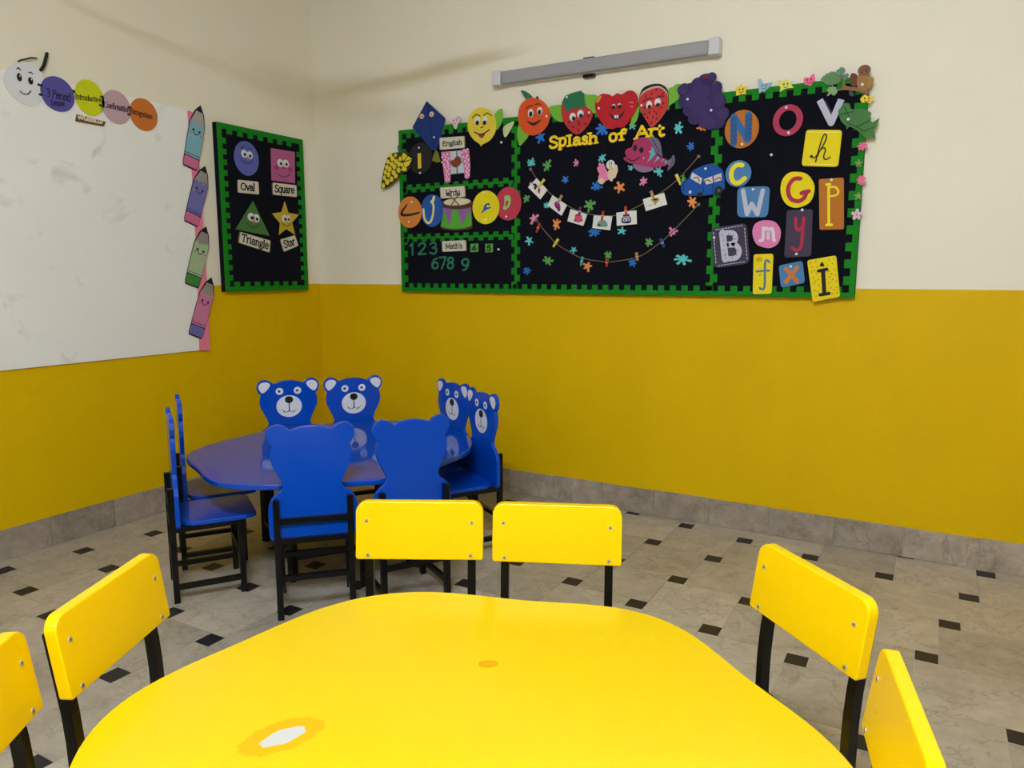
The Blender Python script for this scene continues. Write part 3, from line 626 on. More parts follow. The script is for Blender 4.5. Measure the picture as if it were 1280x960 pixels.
c.on('flesh', smooth([(2.1999,2.1212),(2.2236,2.1453),(2.2656,2.1589),(2.3053,2.1576),(2.3368,2.1297),(2.3455,2.1032),(2.3449,2.0688),(2.3306,2.0377),(2.3008,2.0042),(2.2664,1.979),(2.2437,2.0055),(2.2178,2.0453),(2.2009,2.0839)], 3), paper('flesh_red', (196, 54, 54)), 1)
c.eye((2.2513,2.0848,0.0148,0.0185), (2.2533,2.0755,0.0094,0.0103), 2.2); c.eye((2.2941,2.0937,0.0159,0.0176), (2.2958,2.0805,0.0102,0.0086), 2.2)
c.line('brow', [[(2.2189,2.1035),(2.2402,2.1139),(2.2661,2.1131)], [(2.2869,2.1117),(2.3021,2.1198),(2.325,2.1168)]], .005, INK, 2)
c.on('seed', [ell(e, 8) for e in ((2.2331,2.1278,0.0036,0.0062), (2.2619,2.1349,0.0045,0.0061), (2.2857,2.1517,0.0035,0.0057), (2.3193,2.1304,0.004,0.0057), (2.3234,2.0853,0.0035,0.0057), (2.3148,2.0659,0.0035,0.0057), (2.2278,2.0749,0.0036,0.0058), (2.2287,2.0438,0.0036,0.0058), (2.2532,2.0496,0.004,0.0058), (2.2786,2.0512,0.004,0.0049), (2.2895,2.0398,0.004,0.0049), (2.2718,2.0251,0.0036,0.0054), (2.2449,2.0257,0.0036,0.0054), (2.2902,2.0171,0.0036,0.0049), (2.2658,2.001,0.0036,0.0054))], INK, 2); c.tack((2.2117,2.0869,0.0036,0.0033))
PUR = paper('purple_felt', (54, 40, 90))
GRE = [(2.4227,2.1368,0.032,0.0289), (2.4524,2.1354,0.0305,0.028), (2.4895,2.1529,0.0344,0.031), (2.5242,2.1684,0.0365,0.0284), (2.5527,2.1767,0.0226,0.0224), (2.5791,2.1286,0.0246,0.0275), (2.5119,2.1107,0.0501,0.0437), (2.4309,2.0839,0.0342,0.033), (2.4712,2.0835,0.0549,0.052), (2.5536,2.1021,0.0495,0.0474), (2.5899,2.0647,0.0348,0.0347), (2.4579,2.041,0.0361,0.0322), (2.5147,2.0391,0.0586,0.0519), (2.575,2.0289,0.0453,0.0436), (2.6127,2.0054,0.0294,0.0316), (2.4827,1.9984,0.0347,0.0289), (2.5377,1.9811,0.0396,0.032), (2.5896,1.9722,0.0362,0.0318), (2.5591,1.9632,0.0269,0.0247)]
c = Cut('grape_bunch', 'dark purple felt grape bunch at the right end of the fruit row', 'fruit cutout', [ell(e, 24) for e in GRE], PUR, lay=.5, th=.005, group=FG)
c.on('grape', [ell((e[0], e[1], e[2]*.8, e[3]*.8), 18) for e in GRE[::2]], paper('grape_highlight', (61, 46, 98)), -.3, th=.0012)
c.on('stalk', [(2.5113,2.1825),(2.5275,2.1896),(2.5443,2.1816),(2.5343,2.175),(2.5198,2.1748)], paper('stalk_red', (140, 34, 40)), .5); c.tack((2.4443,2.0892,0.0034,0.0032)); c.tack((2.5587,2.0267,0.0033,0.0032))

# ================================================================ HEADING "Splash of Art"
HY = paper('heading_yellow_foam', (250, 212, 34))
def foam_letter(ch, poly, cap, label, m=HY, wt=.013, serif=.12, name='foam_letter', group='foam letters of the heading', th=.006, lay=0):
    """poly: bottom-left, bottom-right, top-right, top-left of the letter's own box"""
    bl, br, tr, tl = [Vector(q) for q in poly]; adv = G[ch][2]; lo = -.22 if ch in 'gpqy' else 0; hi = cap
    mb = MB('B'); d = D0['B']-.006+lay*.004
    def X(x, y):
        s, t = x/adv, (y-lo)/(hi-lo); q = (bl*(1-s)+br*s)*(1-t)+(tl*(1-s)+tr*s)*t; return (q.x, q.y)
    glyph(mb, ch, X, wt, d, d+th, serif)
    return tag(mb.build(name, m), label, 'letter', group)
foam_letter('S', [(1.6995,1.924),(1.7547,1.9272),(1.7541,1.9824),(1.6991,1.9795)], .72, 'yellow capital S that starts the Splash heading', serif=0)
foam_letter('p', [(1.7559,1.9133),(1.8027,1.9167),(1.802,1.9711),(1.7553,1.969)], .5, 'yellow letter p, second in the Splash heading')
foam_letter('l', [(1.8058,1.9269),(1.8376,1.9291),(1.8368,1.9808),(1.8052,1.9789)], .75, 'yellow letter l, third in the Splash heading')
foam_letter('a', [(1.8392,1.9289),(1.885,1.9308),(1.8844,1.9655),(1.8387,1.9647)], .5, 'yellow letter a between l and s in Splash', serif=0)
foam_letter('s', [(1.8892,1.9296),(1.924,1.9314),(1.9234,1.9668),(1.8887,1.9651)], .5, 'yellow small letter s before the h in Splash', serif=0)
foam_letter('h', [(1.9261,1.9284),(1.9813,1.9313),(1.9803,1.9812),(1.9253,1.9796)], .75, 'yellow letter h ending the word Splash')
foam_letter('o', [(2.0408,1.93),(2.0864,1.9308),(2.0855,1.9691),(2.04,1.9676)], .5, 'yellow letter o of the word of', serif=0)
foam_letter('f', [(2.0894,1.9324),(2.1323,1.9342),(2.1311,1.9831),(2.0882,1.9825)], .75, 'yellow letter f of the word of')
foam_letter('A', [(2.1826,1.9331),(2.2506,1.9373),(2.2491,1.9905),(2.1812,1.9894)], .72, 'yellow capital A that starts the word Art')
foam_letter('r', [(2.2516,1.9339),(2.2927,1.9361),(2.2915,1.9734),(2.2505,1.9714)], .5, 'yellow letter r in the middle of Art')
foam_letter('t', [(2.291,1.933),(2.3298,1.9362),(2.3283,1.984),(2.2895,1.9827)], .66, 'yellow letter t ending the word Art', serif=0)

# ================================================================ LEFT SECTION: LANGUAGES AND NUMBERS
c = Cut('kite_cutout', 'dark blue paper kite with two round eyes at the top left', 'kite cutout', [(0.9111,2.2493),(1.0385,2.1426),(1.0117,2.0433),(0.9726,1.9703),(0.9433,1.9737),(0.8059,2.1138)], paper('kite_blue', (24, 52, 118)), lay=-.45, th=.0016)
for e, pe in (((0.8761,2.1683,0.0163,0.015), (0.8776,2.167,0.0059,0.0052)), ((0.9455,2.1729,0.0168,0.0155), (0.947,2.1716,0.0058,0.0052))):
    o = c.on('eye', ell(e, 18), paper('kite_eye', (214, 160, 90))); c.on('eye_white', ell((e[0], e[1], e[2]*.68, e[3]*.68), 16), WHITE, 1, parent=o); c.on('pupil', ell(pe, 12), paper('kite_pupil', (150, 70, 40)), 2, parent=o)
c.line('crease', [(0.9109,2.2424),(0.9597,1.9841)], .003, paper('kite_crease', (18, 40, 96)), sm=False); c.tack((0.9615,2.0436,0.0037,0.0029))
c.on('tassel', [(0.9705,1.9745),(0.9885,1.9586),(1.0037,1.9053),(0.9802,1.9012),(0.962,1.9083),(0.9437,1.9125),(0.9553,1.9437)], paper('tassel_olive', (120, 120, 34)), 1)
c = Cut('black_disc', 'black paper disc with a yellow letter I', 'letter card', ell((0.8622,1.933,0.0863,0.0882), 36), paper('black_disc', (36, 34, 36)), lay=0)
c.on('letter', [(0.8447,1.9626),(0.8688,1.9625),(0.87,1.8771),(0.8459,1.8769)], paper('bar_yellow', (224, 196, 60))); c.tack((0.8559,1.9935,0.0037,0.0029)); c.tack((0.8611,1.8504,0.0038,0.003))
c = Cut('pineapple_cutout', 'yellow scaly fruit bunch cutout at the left edge of the long board', 'fruit cutout', smooth([(0.5687,1.7771),(0.5661,1.7988),(0.5897,1.886),(0.6155,1.948),(0.6598,1.9778),(0.7183,1.9794),(0.7608,1.982),(0.813,1.9319),(0.7893,1.8967),(0.7694,1.8652),(0.7346,1.8615),(0.6909,1.8281),(0.6105,1.781)], 2), paper('outline_olive', (60, 56, 10)), lay=0)
YS = paper('scale_yellow', (226, 206, 52))
c.on('scale', [ell(e, 12) for e in ((0.5836,1.7935,0.0136,0.0159), (0.6155,1.8143,0.0167,0.0177), (0.6484,1.8276,0.0142,0.0164), (0.6811,1.8444,0.0141,0.0151), (0.5947,1.8393,0.0112,0.0152), (0.627,1.855,0.0143,0.0158), (0.6652,1.8653,0.0149,0.0157), (0.7024,1.8774,0.0148,0.0156), (0.6036,1.8711,0.0127,0.0146), (0.6351,1.8867,0.0166,0.0157), (0.6724,1.8987,0.0149,0.0157), (0.7064,1.9108,0.014,0.0144), (0.6157,1.9001,0.0151,0.0139), (0.6525,1.9157,0.0149,0.0139), (0.6858,1.9285,0.0148,0.0138), (0.6245,1.9298,0.015,0.0139), (0.6589,1.946,0.0157,0.0138), (0.6445,1.9646,0.0134,0.0108), (0.6829,1.9641,0.0109,0.0108), (0.7173,1.9406,0.0132,0.0137), (0.7288,1.9069,0.0108,0.012))], YS)
c.on('spike', [[(0.7217,1.8743),(0.7364,1.9015),(0.7636,1.8806),(0.7579,1.866)], [(0.7415,1.9179),(0.8031,1.9302),(0.7818,1.9002),(0.7507,1.8874)], [(0.7294,1.9606),(0.7429,1.9745),(0.7701,1.9546),(0.7386,1.9271)], [(0.7478,1.9264),(0.7754,1.9512),(0.8055,1.9348)]], YS)
c.on('stem', [(0.7028,1.9805),(0.6976,2.0168),(0.7117,2.0216),(0.7298,1.9755)], DKG, -1)
c = Cut('paper_butterfly', 'white and pink speckled paper butterfly beside the kite', 'butterfly', smooth([(1.0684,2.1278),(1.1008,2.1315),(1.1094,2.1388),(1.1431,2.1422),(1.1428,2.1153),(1.1275,2.0998),(1.1188,2.0755),(1.1052,2.0795),(1.092,2.1066),(1.0767,2.1134)], 2), paper('butterfly_pale', (222, 200, 204)), lay=.5, group='paper butterflies and flowers on the board edge')
c.on('spot', [ell(e, 8) for e in ((1.1007,2.1227,0.0051,0.0041), (1.1219,2.1227,0.0051,0.0041), (1.109,2.105,0.0042,0.0041), (1.1304,2.1334,0.0042,0.0034))], paper('spot_pink', (196, 60, 100)))
def word_card(label, quad, text, tq, wt=.005, frame='B', lay=0, serif=.09, m=CREAMCARD, group=None, base=None):
    c = Cut('word_card', label, 'word card', rounded(quad, .12, 3), paper('card_edge', (120, 110, 84)), frame, lay, .003, group, base=base)
    c.on('card_face', rounded(grow(quad, .94), .12, 3), m, 0)
    write('lettering', text, tq, INK, frame, c.d+.0011, wt, c.o, serif); return c
WG = 'subject name cards'
word_card('cream name card that reads English', [(0.9986,1.969),(1.1757,1.9667),(1.1738,2.0334),(0.9971,2.0383)], 'English', [(1.0214,1.9824),(1.1565,1.9812),(1.1568,2.0124),(1.022,2.0155)], group=WG)
word_card('cream name card that reads Urdu, above the drum', [(1.0006,1.6961),(1.1764,1.6981),(1.1734,1.7616),(0.996,1.761)], 'Urdu', [(1.041,1.7107),(1.1385,1.7118),(1.1389,1.7444),(1.0415,1.7436)], group=WG)
word_card('cream name card that reads Math\'s', [(1.007,1.3929),(1.1798,1.3965),(1.1776,1.4583),(1.0052,1.4558)], "Math's", [(1.0347,1.4109),(1.1498,1.4121),(1.1501,1.4423),(1.0351,1.4399)], group=WG)
c = Cut('curtained_window_cutout', 'small paper window with pink dotted curtains below the English card', 'paper window', [(1.0729,1.9563),(1.1705,1.9556),(1.1718,1.8325),(1.0746,1.8303)], paper('paper_sky', (190, 204, 216)))
CUR = paper('curtain_pink', (214, 120, 168))
DOTS = paper('curtain_white', (232, 222, 228))
for q, pts in (([(1.0123,1.9568),(1.0746,1.9575),(1.0786,1.8744),(1.074,1.788),(1.0575,1.7826),(1.0359,1.7881),(1.0249,1.8711)], [(1.0295,1.9403),(1.0555,1.9418),(1.0377,1.9119),(1.0637,1.917),(1.0304,1.8847),(1.059,1.8896),(1.0456,1.8558),(1.0673,1.8614),(1.0469,1.8279),(1.0642,1.8303),(1.0465,1.8),(1.0638,1.8025),(1.0188,1.9272),(1.0184,1.8994),(1.0449,1.9287),(1.0549,1.9038),(1.0614,1.8756),(1.0388,1.8702),(1.0558,1.8447),(1.0536,1.8136)]), ([(1.1427,1.9577),(1.2015,1.9627),(1.2107,1.8655),(1.2051,1.8043),(1.1883,1.7957),(1.1715,1.8029),(1.1654,1.8685),(1.1508,1.9243)], [(1.1578,1.9443),(1.183,1.9458),(1.1659,1.9198),(1.1912,1.9247),(1.1741,1.8953),(1.1976,1.9004),(1.178,1.8677),(1.2007,1.873),(1.182,1.84),(1.2004,1.8423),(1.1859,1.8124),(1.2002,1.8183),(1.1705,1.9569),(1.1915,1.9587),(1.1827,1.9117),(1.1866,1.8842),(1.1905,1.8566),(1.1919,1.8291)])):
    o = c.on('curtain', q, CUR, 1); c.on('dot', [ell((p[0], p[1], .0055, .0055), 8) for p in pts], DOTS, 2, parent=o)
c.line('sash', [[(1.1199,1.9568),(1.1209,1.8302)], [(1.0737,1.8941),(1.1707,1.8942)]], .007, paper('sash_brown', (120, 104, 80)), 1, sm=False)
c.on('bow', smooth([(1.0721,1.9012),(1.0979,1.9076),(1.1195,1.9253),(1.1448,1.9166),(1.147,1.8849),(1.1162,1.865),(1.0906,1.8736)], 3), paper('bow_brown', (132, 62, 34)), 2.2)
UG = 'round discs with script letters'
def disc(label, e, m, cat='letter disc', lay=0): return Cut('letter_disc', label, cat, ell(e, 36), m, lay=lay, group=UG)
c = disc('orange disc with a black sweeping script letter', (0.7805,1.6291,0.0869,0.0915), paper('disc_orange', (214, 130, 54)), lay=.4)
c.on('letter', smooth([(0.7639,1.6795),(0.7616,1.6687),(0.7412,1.6478),(0.7288,1.628),(0.7426,1.6212),(0.7921,1.6209),(0.8511,1.6294),(0.8489,1.6187),(0.7968,1.6083),(0.7322,1.606),(0.7124,1.6161),(0.7129,1.6333),(0.7335,1.6559)], 2), INK); c.tack((0.7986,1.6872,0.0029,0.0023)); c.tack((0.7752,1.5725,0.003,0.0023))
c = disc('blue disc with a cream curling script letter', (0.9398,1.632,0.082,0.0929), paper('disc_blue', (36, 84, 164)), lay=-.4)
c.line('letter', [[(0.9564,1.7058),(0.9445,1.6813),(0.9517,1.6582),(0.9492,1.624),(0.939,1.5863),(0.9223,1.5638),(0.9002,1.5684),(0.8834,1.5959),(0.8785,1.6422)]], .014, paper('glyph_cream', (226, 218, 150))); c.line('letter_tail', [(0.9564,1.7073),(0.9504,1.6909),(0.9388,1.6808)], .018, paper('glyph_cream', (226, 218, 150)), 1)
c = disc('yellow disc with a small blue script letter', (1.3102,1.6347,0.0876,0.092), paper('disc_yellow', (232, 214, 20)), lay=.4)
c.on('letter', smooth([(1.3356,1.6562),(1.3129,1.655),(1.2971,1.6397),(1.2952,1.6266),(1.2774,1.5994),(1.3039,1.616),(1.3442,1.6304),(1.3442,1.6362),(1.3198,1.6343),(1.3146,1.6418),(1.3251,1.6487),(1.3356,1.6438)], 2), paper('glyph_blue', (44, 92, 170))); c.tack((1.2992,1.7139,0.0026,0.0022)); c.tack((1.3107,1.5696,0.0026,0.0022))
c = disc('crimson disc with a green loop letter', (1.4532,1.6488,0.0813,0.0904), paper('disc_crimson', (190, 56, 78)), lay=-.4)
c.on('letter', smooth([(1.4321,1.6914),(1.4592,1.6929),(1.4693,1.6753),(1.4659,1.6468),(1.4524,1.6259),(1.4303,1.6153),(1.4209,1.6272),(1.4286,1.6449),(1.4303,1.6699)], 3), paper('glyph_green', (140, 200, 120))); c.on('letter_hole', smooth([(1.4405,1.6623),(1.4541,1.666),(1.4541,1.6509),(1.4439,1.637),(1.4337,1.6353)], 3), paper('disc_crimson', (190, 56, 78)), 1); c.tack((1.4422,1.5795,0.0026,0.0022))
c = Cut('drum_cutout', 'paper drum with green and purple sides under crossed drumsticks', 'drum cutout', smooth([(1.02,1.6816),(1.0233,1.6513),(1.013,1.5912),(1.0008,1.5346),(1.0493,1.518),(1.1096,1.5111),(1.1691,1.5147),(1.218,1.526),(1.2168,1.5913),(1.2155,1.6468),(1.2193,1.6725),(1.1709,1.688),(1.1164,1.6958),(1.0611,1.6917)], 3), paper('drum_rim', (84, 54, 44)), lay=.6)
c.on('drum_side', [(1.0232,1.6453),(1.0696,1.6344),(1.1248,1.6306),(1.1794,1.6321),(1.2154,1.6395),(1.2168,1.5913),(1.2163,1.5357),(1.1692,1.5244),(1.1097,1.5216),(1.0495,1.5271),(1.0065,1.5398),(1.0167,1.5911)], paper('drum_green', (86, 168, 54)), 0)
c.on('triangle', [[(1.025,1.6437),(1.0881,1.6336),(1.0665,1.5425)], [(1.1248,1.6306),(1.1974,1.635),(1.1548,1.5398)], [(1.1974,1.635),(1.2154,1.6387),(1.2157,1.5691)], [(1.0174,1.6365),(1.025,1.6437),(1.0245,1.606)]], paper('drum_purple', (150, 90, 160)), 1)
c.on('drum_skin', ell((1.1189,1.6734,0.0915,0.0201), 28), paper('drum_skin', (220, 208, 176)), 1)
c.line('drumstick', [[(1.057,1.7249),(1.1432,1.6477)], [(1.1349,1.7172),(1.0744,1.6507)]], .006, paper('stick_brown', (120, 96, 60)), 3, sm=False)
c.on('stick_tip', [ell((1.0597,1.7217,0.0102,0.0075), 10), ell((1.1322,1.7151,0.01,0.0074), 10)], INK, 3)
TEAL = paper('digit_green', (44, 122, 92))
DG = 'green number cutouts'
def digit(ch, q, lab): foam_letter(ch, q, .72, lab, TEAL, .011, 0, 'foam_digit', DG, .004, 1)
digit('1', [(0.7665,1.3788),(0.8083,1.3799),(0.8098,1.4474),(0.7681,1.4466)], 'green foam number one at the left end of the upper row')
digit('2', [(0.8281,1.3812),(0.8966,1.3835),(0.8978,1.4472),(0.8295,1.4454)], 'green foam number two between the one and the three')
digit('3', [(0.914,1.3817),(0.9736,1.3841),(0.9747,1.4488),(0.9152,1.4469)], 'green foam number three next to the Math\'s card')
digit('6', [(0.9278,1.2959),(0.9817,1.2988),(0.9827,1.3608),(0.929,1.3582)], 'green foam number six starting the lower row')
digit('7', [(0.9817,1.2957),(1.0368,1.2987),(1.0377,1.3633),(0.9827,1.3608)], 'green foam number seven between six and eight')
digit('8', [(1.0367,1.2956),(1.0911,1.2985),(1.092,1.3612),(1.0377,1.3602)], 'green foam number eight right of the seven')
digit('9', [(1.1392,1.2846),(1.196,1.2875),(1.1966,1.3526),(1.1399,1.3501)], 'green foam number nine set apart at the end of the lower row')
CG = paper('number_card_green', (92, 160, 72))
for ch, q, l in (('4', [(1.2042,1.3887),(1.2565,1.3909),(1.2568,1.4372),(1.2046,1.4352)], 'small bright green number card showing four, beside the Math\'s card'), ('5', [(1.3045,1.3858),(1.3538,1.3881),(1.3539,1.4353),(1.3047,1.4333)], 'small bright green number card showing five, next to a white pin')):
    c = Cut('number_card', l, 'number card', q, CG, group=DG); write('lettering', ch, grow(q, .62), paper('digit_dark', (16, 60, 26)), 'B', c.d, .008, c.o)

# ================================================================ PAINT SPLATS
SC = {'teal': (92, 196, 196), 'green': (92, 160, 78), 'pink': (222, 132, 178), 'blue': (44, 112, 196), 'orange': (232, 146, 78)}
splats = [
 ('teal', (1.5912,1.8591,0.0299,0.0246), 'teal splat at the upper left of the middle section'), ('green', (1.6907,1.8362,0.0281,0.0336), 'green splat right of the upper left teal one'),
 ('pink', (1.8598,1.8384,0.0176,0.0201), 'small pink splat between the heading and the bird'), ('teal', (2.0038,1.8534,0.024,0.0251), 'teal splat just above the bird cutout'),
 ('blue', (1.7972,1.7577,0.0253,0.025), 'blue splat above the second picture card'), ('blue', (1.9764,1.7126,0.0323,0.0291), 'blue splat at the lower left of the bird'),
 ('orange', (2.1038,1.701,0.0304,0.0305), 'orange splat at the lower right of the bird'), ('pink', (2.2283,1.7232,0.0256,0.0264), 'pink splat below the fish belly'),
 ('teal', (2.1607,1.7926,0.0173,0.0177), 'little teal splat under the fish chin'), ('teal', (2.3065,1.7673,0.025,0.0295), 'teal splat under the fish tail'),
 ('green', (1.5642,1.6712,0.0291,0.0259), 'green splat at the far left beside the crimson disc'), ('green', (1.9374,1.6212,0.0328,0.035), 'green splat above the string between third and fourth card'),
 ('teal', (1.6892,1.6292,0.024,0.019), 'teal splat peeking out left of the second card'), ('pink', (1.6105,1.5635,0.0334,0.0308), 'pink splat where the lower string begins'),
 ('orange', (1.7465,1.5294,0.0269,0.0342), 'orange splat inside the left bend of the lower string'), ('blue', (1.9705,1.4807,0.0388,0.0241), 'wide blue splat below the igloo card'),
 ('teal', (2.1207,1.484,0.0275,0.0218), 'teal splat below the ink bottle card'), ('teal', (1.582,1.4452,0.027,0.0244), 'teal splat near the left divider below the pink one'),
 ('green', (1.6971,1.3367,0.034,0.0281), 'green splat at the lower left near the bottom border'), ('blue', (1.5691,1.2836,0.0238,0.0247), 'blue splat lowest at the left divider'),
 ('teal', (1.8505,1.3924,0.0211,0.0208), 'small teal splat touching the lower string'), ('orange', (1.9324,1.3066,0.0311,0.0292), 'orange splat beneath the lower string'),
 ('green', (2.0468,1.3617,0.0221,0.0241), 'green splat above the lowest point of the string'), ('blue', (2.1813,1.3237,0.0282,0.0292), 'blue splat beneath the right half of the lower string'),
 ('green', (2.2651,1.4238,0.0256,0.0269), 'green splat above the right half of the lower string'), ('pink', (2.3868,1.4724,0.0248,0.0281), 'pink splat on the rising right end of the lower string'),
 ('teal', (2.4415,1.3395,0.0436,0.0299), 'large teal splat at the lower right of the middle section'), ('orange', (2.4794,1.6121,0.0303,0.0283), 'orange splat under the blue car'),
 ('green', (2.4309,1.7216,0.0144,0.0223), 'green splat half hidden by the car bonnet'), ('pink', (1.5928,1.7471,0.0155,0.0133), 'tiny pink splat behind the first picture card'),
 ('blue', (1.6484,1.9871,0.0369,0.0334), 'blue splat under the orange face'), ('blue', (2.001,1.9967,0.0417,0.0373), 'large blue splat under the apple face'),
 ('teal', (2.1641,1.9948,0.021,0.0191), 'teal splat between the words of and Art'), ('teal', (2.3974,1.9639,0.0278,0.0321), 'teal splat right of the word Art'),
 ('blue', (2.4628,1.8724,0.0221,0.0236), 'blue splat above the right end of the upper string'), ('orange', (2.514,1.954,0.0261,0.0166), 'orange splat peeking out under the grapes')]
for k, (cn, e, lab) in enumerate(splats):
    n = random.choice((5, 6, 6, 7)); a0 = random.random()*6.28; P = []
    for i in range(n):
        a = a0+2*math.pi*i/n+random.uniform(-.14, .14); R = random.uniform(.72, 1.12); wv = random.uniform(.24, .34)
        for da, rr in ((-math.pi/n, .42), (-wv*.85, .66), (-wv*.8, R*.9), (0, R), (wv*.8, R*.9), (wv*.85, .66)): P.append((e[0]+e[2]*rr*math.cos(a+da), e[1]+e[3]*rr*math.sin(a+da)))
    mb = MB('B'); mb.prism(smooth(P, 2), BD, BD+.004)
    tag(mb.build('paint_splat', paper('splat_'+cn, SC[cn])), lab, 'foam splat', 'foam paint splats on the middle section')

# ================================================================ STRINGS, PICTURE CARDS, PEGS
CORD = mat('jute_cord', (128, 112, 84), .9, var=.2, scale=200)
for lab, P in (('upper jute string with six picture cards pegged to it', [(1.5925,1.824),(1.6391,1.7596),(1.694,1.7046),(1.7913,1.6342),(1.9071,1.5828),(2.0196,1.5629),(2.1089,1.5659),(2.2238,1.6105),(2.3253,1.6654),(2.4056,1.7231),(2.5042,1.8226)]),
               ('lower jute string holding only small pegs', [(1.6294,1.5552),(1.6849,1.4911),(1.7507,1.4274),(1.8263,1.3833),(1.9005,1.3493),(2.0243,1.3294),(2.1143,1.3334),(2.2212,1.3552),(2.3145,1.4121),(2.3868,1.4724),(2.5127,1.5978)])):
    mb = MB(); mb.tube([(u, -.0385, v) for u, v in smooth(P, 4, False)], .0021, 6); o = tag(mb.build('string', CORD), lab, 'string')
    for q in (P[0], P[-1]):
        m2 = MB('B'); m2.prism(ell((q[0], q[1], .008, .008), 8), .0342, .043); m2.build('knot', CORD, o)
def picture(label, q, shapes):
    c = Cut('picture_card', label, 'picture card', q, PAPERW, lay=1.0, th=.0015, group='picture cards on the upper string')
    for nm, p, m, h in shapes: c.on(nm, p, m, h, th=.0006)
    return c
picture('tilted white card with black and red letter strokes, first on the string', [(1.6313,1.7743),(1.6972,1.7092),(1.654,1.6621),(1.5785,1.7298)], [('letter_bar', [(1.6216,1.7493),(1.6326,1.7401),(1.6262,1.7111),(1.6151,1.7202)], INK, 0), ('letter_bar', [(1.6116,1.7498),(1.6393,1.7293),(1.6349,1.7229),(1.6084,1.7424)], INK, .5), ('letter_bar', [(1.6437,1.7253),(1.6547,1.7162),(1.6505,1.6927),(1.6373,1.7029)], paper('card_red', (190, 40, 40)), 0)])
picture('white card with a magenta bird drawing, second on the string', [(1.7266,1.6813),(1.8125,1.6257),(1.7814,1.5716),(1.6979,1.6288)], [('drawing', smooth([(1.7399,1.6393),(1.7591,1.6478),(1.7744,1.6208),(1.7704,1.5928),(1.7575,1.6046),(1.7423,1.6203)], 3), paper('card_magenta', (140, 40, 120)), 0), ('drawing_wing', [(1.7487,1.6219),(1.7724,1.6115),(1.7619,1.5931)], paper('card_violet', (90, 30, 90)), .6)])
picture('white card with a pink and red figure, third on the string', [(1.8339,1.6043),(1.93,1.5726),(1.9082,1.515),(1.8157,1.5422)], [('drawing', smooth([(1.8606,1.5687),(1.8782,1.5792),(1.8991,1.5673),(1.8975,1.5414),(1.8789,1.5326),(1.862,1.5425)], 3), paper('card_pink', (206, 80, 120)), 0), ('drawing_dots', [ell(e, 8) for e in ((1.862,1.5444,0.0073,0.0075), (1.8974,1.5432,0.0073,0.0074), (1.8679,1.5703,0.0063,0.0065))], paper('card_red', (190, 40, 40)), .6)])
picture('white card with a grey green igloo drawing, fourth on the string', [(1.9669,1.5667),(2.0696,1.5583),(2.0592,1.4884),(1.9599,1.5023)], [('drawing', smooth([(1.9842,1.5126),(1.9949,1.5344),(2.018,1.5428),(2.0383,1.5311),(2.0448,1.509),(2.0157,1.5062)], 3), paper('card_igloo', (120, 150, 132)), 0), ('drawing_door', smooth([(1.9882,1.5125),(1.9982,1.5233),(2.0106,1.51)], 2), paper('card_slate', (60, 80, 72)), .6)])
picture('white card with a dark blue ink bottle, fifth on the string', [(2.091,1.5756),(2.1987,1.5831),(2.2025,1.515),(2.0955,1.5093)], [('drawing', rounded([(2.1211,1.5501),(2.1696,1.5538),(2.1723,1.5267),(2.1608,1.5199),(2.1296,1.5209),(2.1206,1.5266)], .25), paper('card_navy', (26, 32, 84)), 0), ('bottle_cap', [(2.1286,1.5643),(2.1616,1.5666),(2.1619,1.5558),(2.1288,1.5534)], paper('card_navy', (26, 32, 84)), 0), ('bottle_label', [(2.129,1.5462),(2.164,1.5486),(2.1644,1.5324),(2.1294,1.5299)], PAPERW, .7), ('bottle_mark', [[(2.133,1.5425),(2.1379,1.5423),(2.1381,1.5324),(2.1332,1.5325)], [(2.1427,1.543),(2.1476,1.5429),(2.1479,1.5329),(2.143,1.5331)], [(2.1525,1.5436),(2.1592,1.5442),(2.1595,1.5334),(2.1527,1.5337)]], paper('card_navy', (26, 32, 84)), 1.4)])
picture('white card with a golden jug drawing, last on the string', [(2.2307,1.6349),(2.3393,1.6621),(2.3567,1.6046),(2.2485,1.5766)], [('drawing', smooth([(2.2723,1.633),(2.2844,1.6359),(2.3076,1.6401),(2.3173,1.6274),(2.3046,1.6157),(2.2975,1.6037),(2.2859,1.6165)], 3), paper('card_gold', (184, 150, 62)), 0), ('drawing_shade', smooth([(2.2817,1.6325),(2.3077,1.6348),(2.2987,1.6247)], 2), INK, .6), ('caption_line', [(2.2544,1.602),(2.2824,1.6079),(2.2825,1.6052),(2.2554,1.5993)], paper('card_grey', (150, 150, 150)), 0)])
PEGC = {'yellow': (226, 208, 50), 'wooden': (176, 142, 84), 'purple': (110, 50, 110), 'red': (176, 54, 36), 'teal': (70, 160, 160), 'blue': (36, 70, 160)}
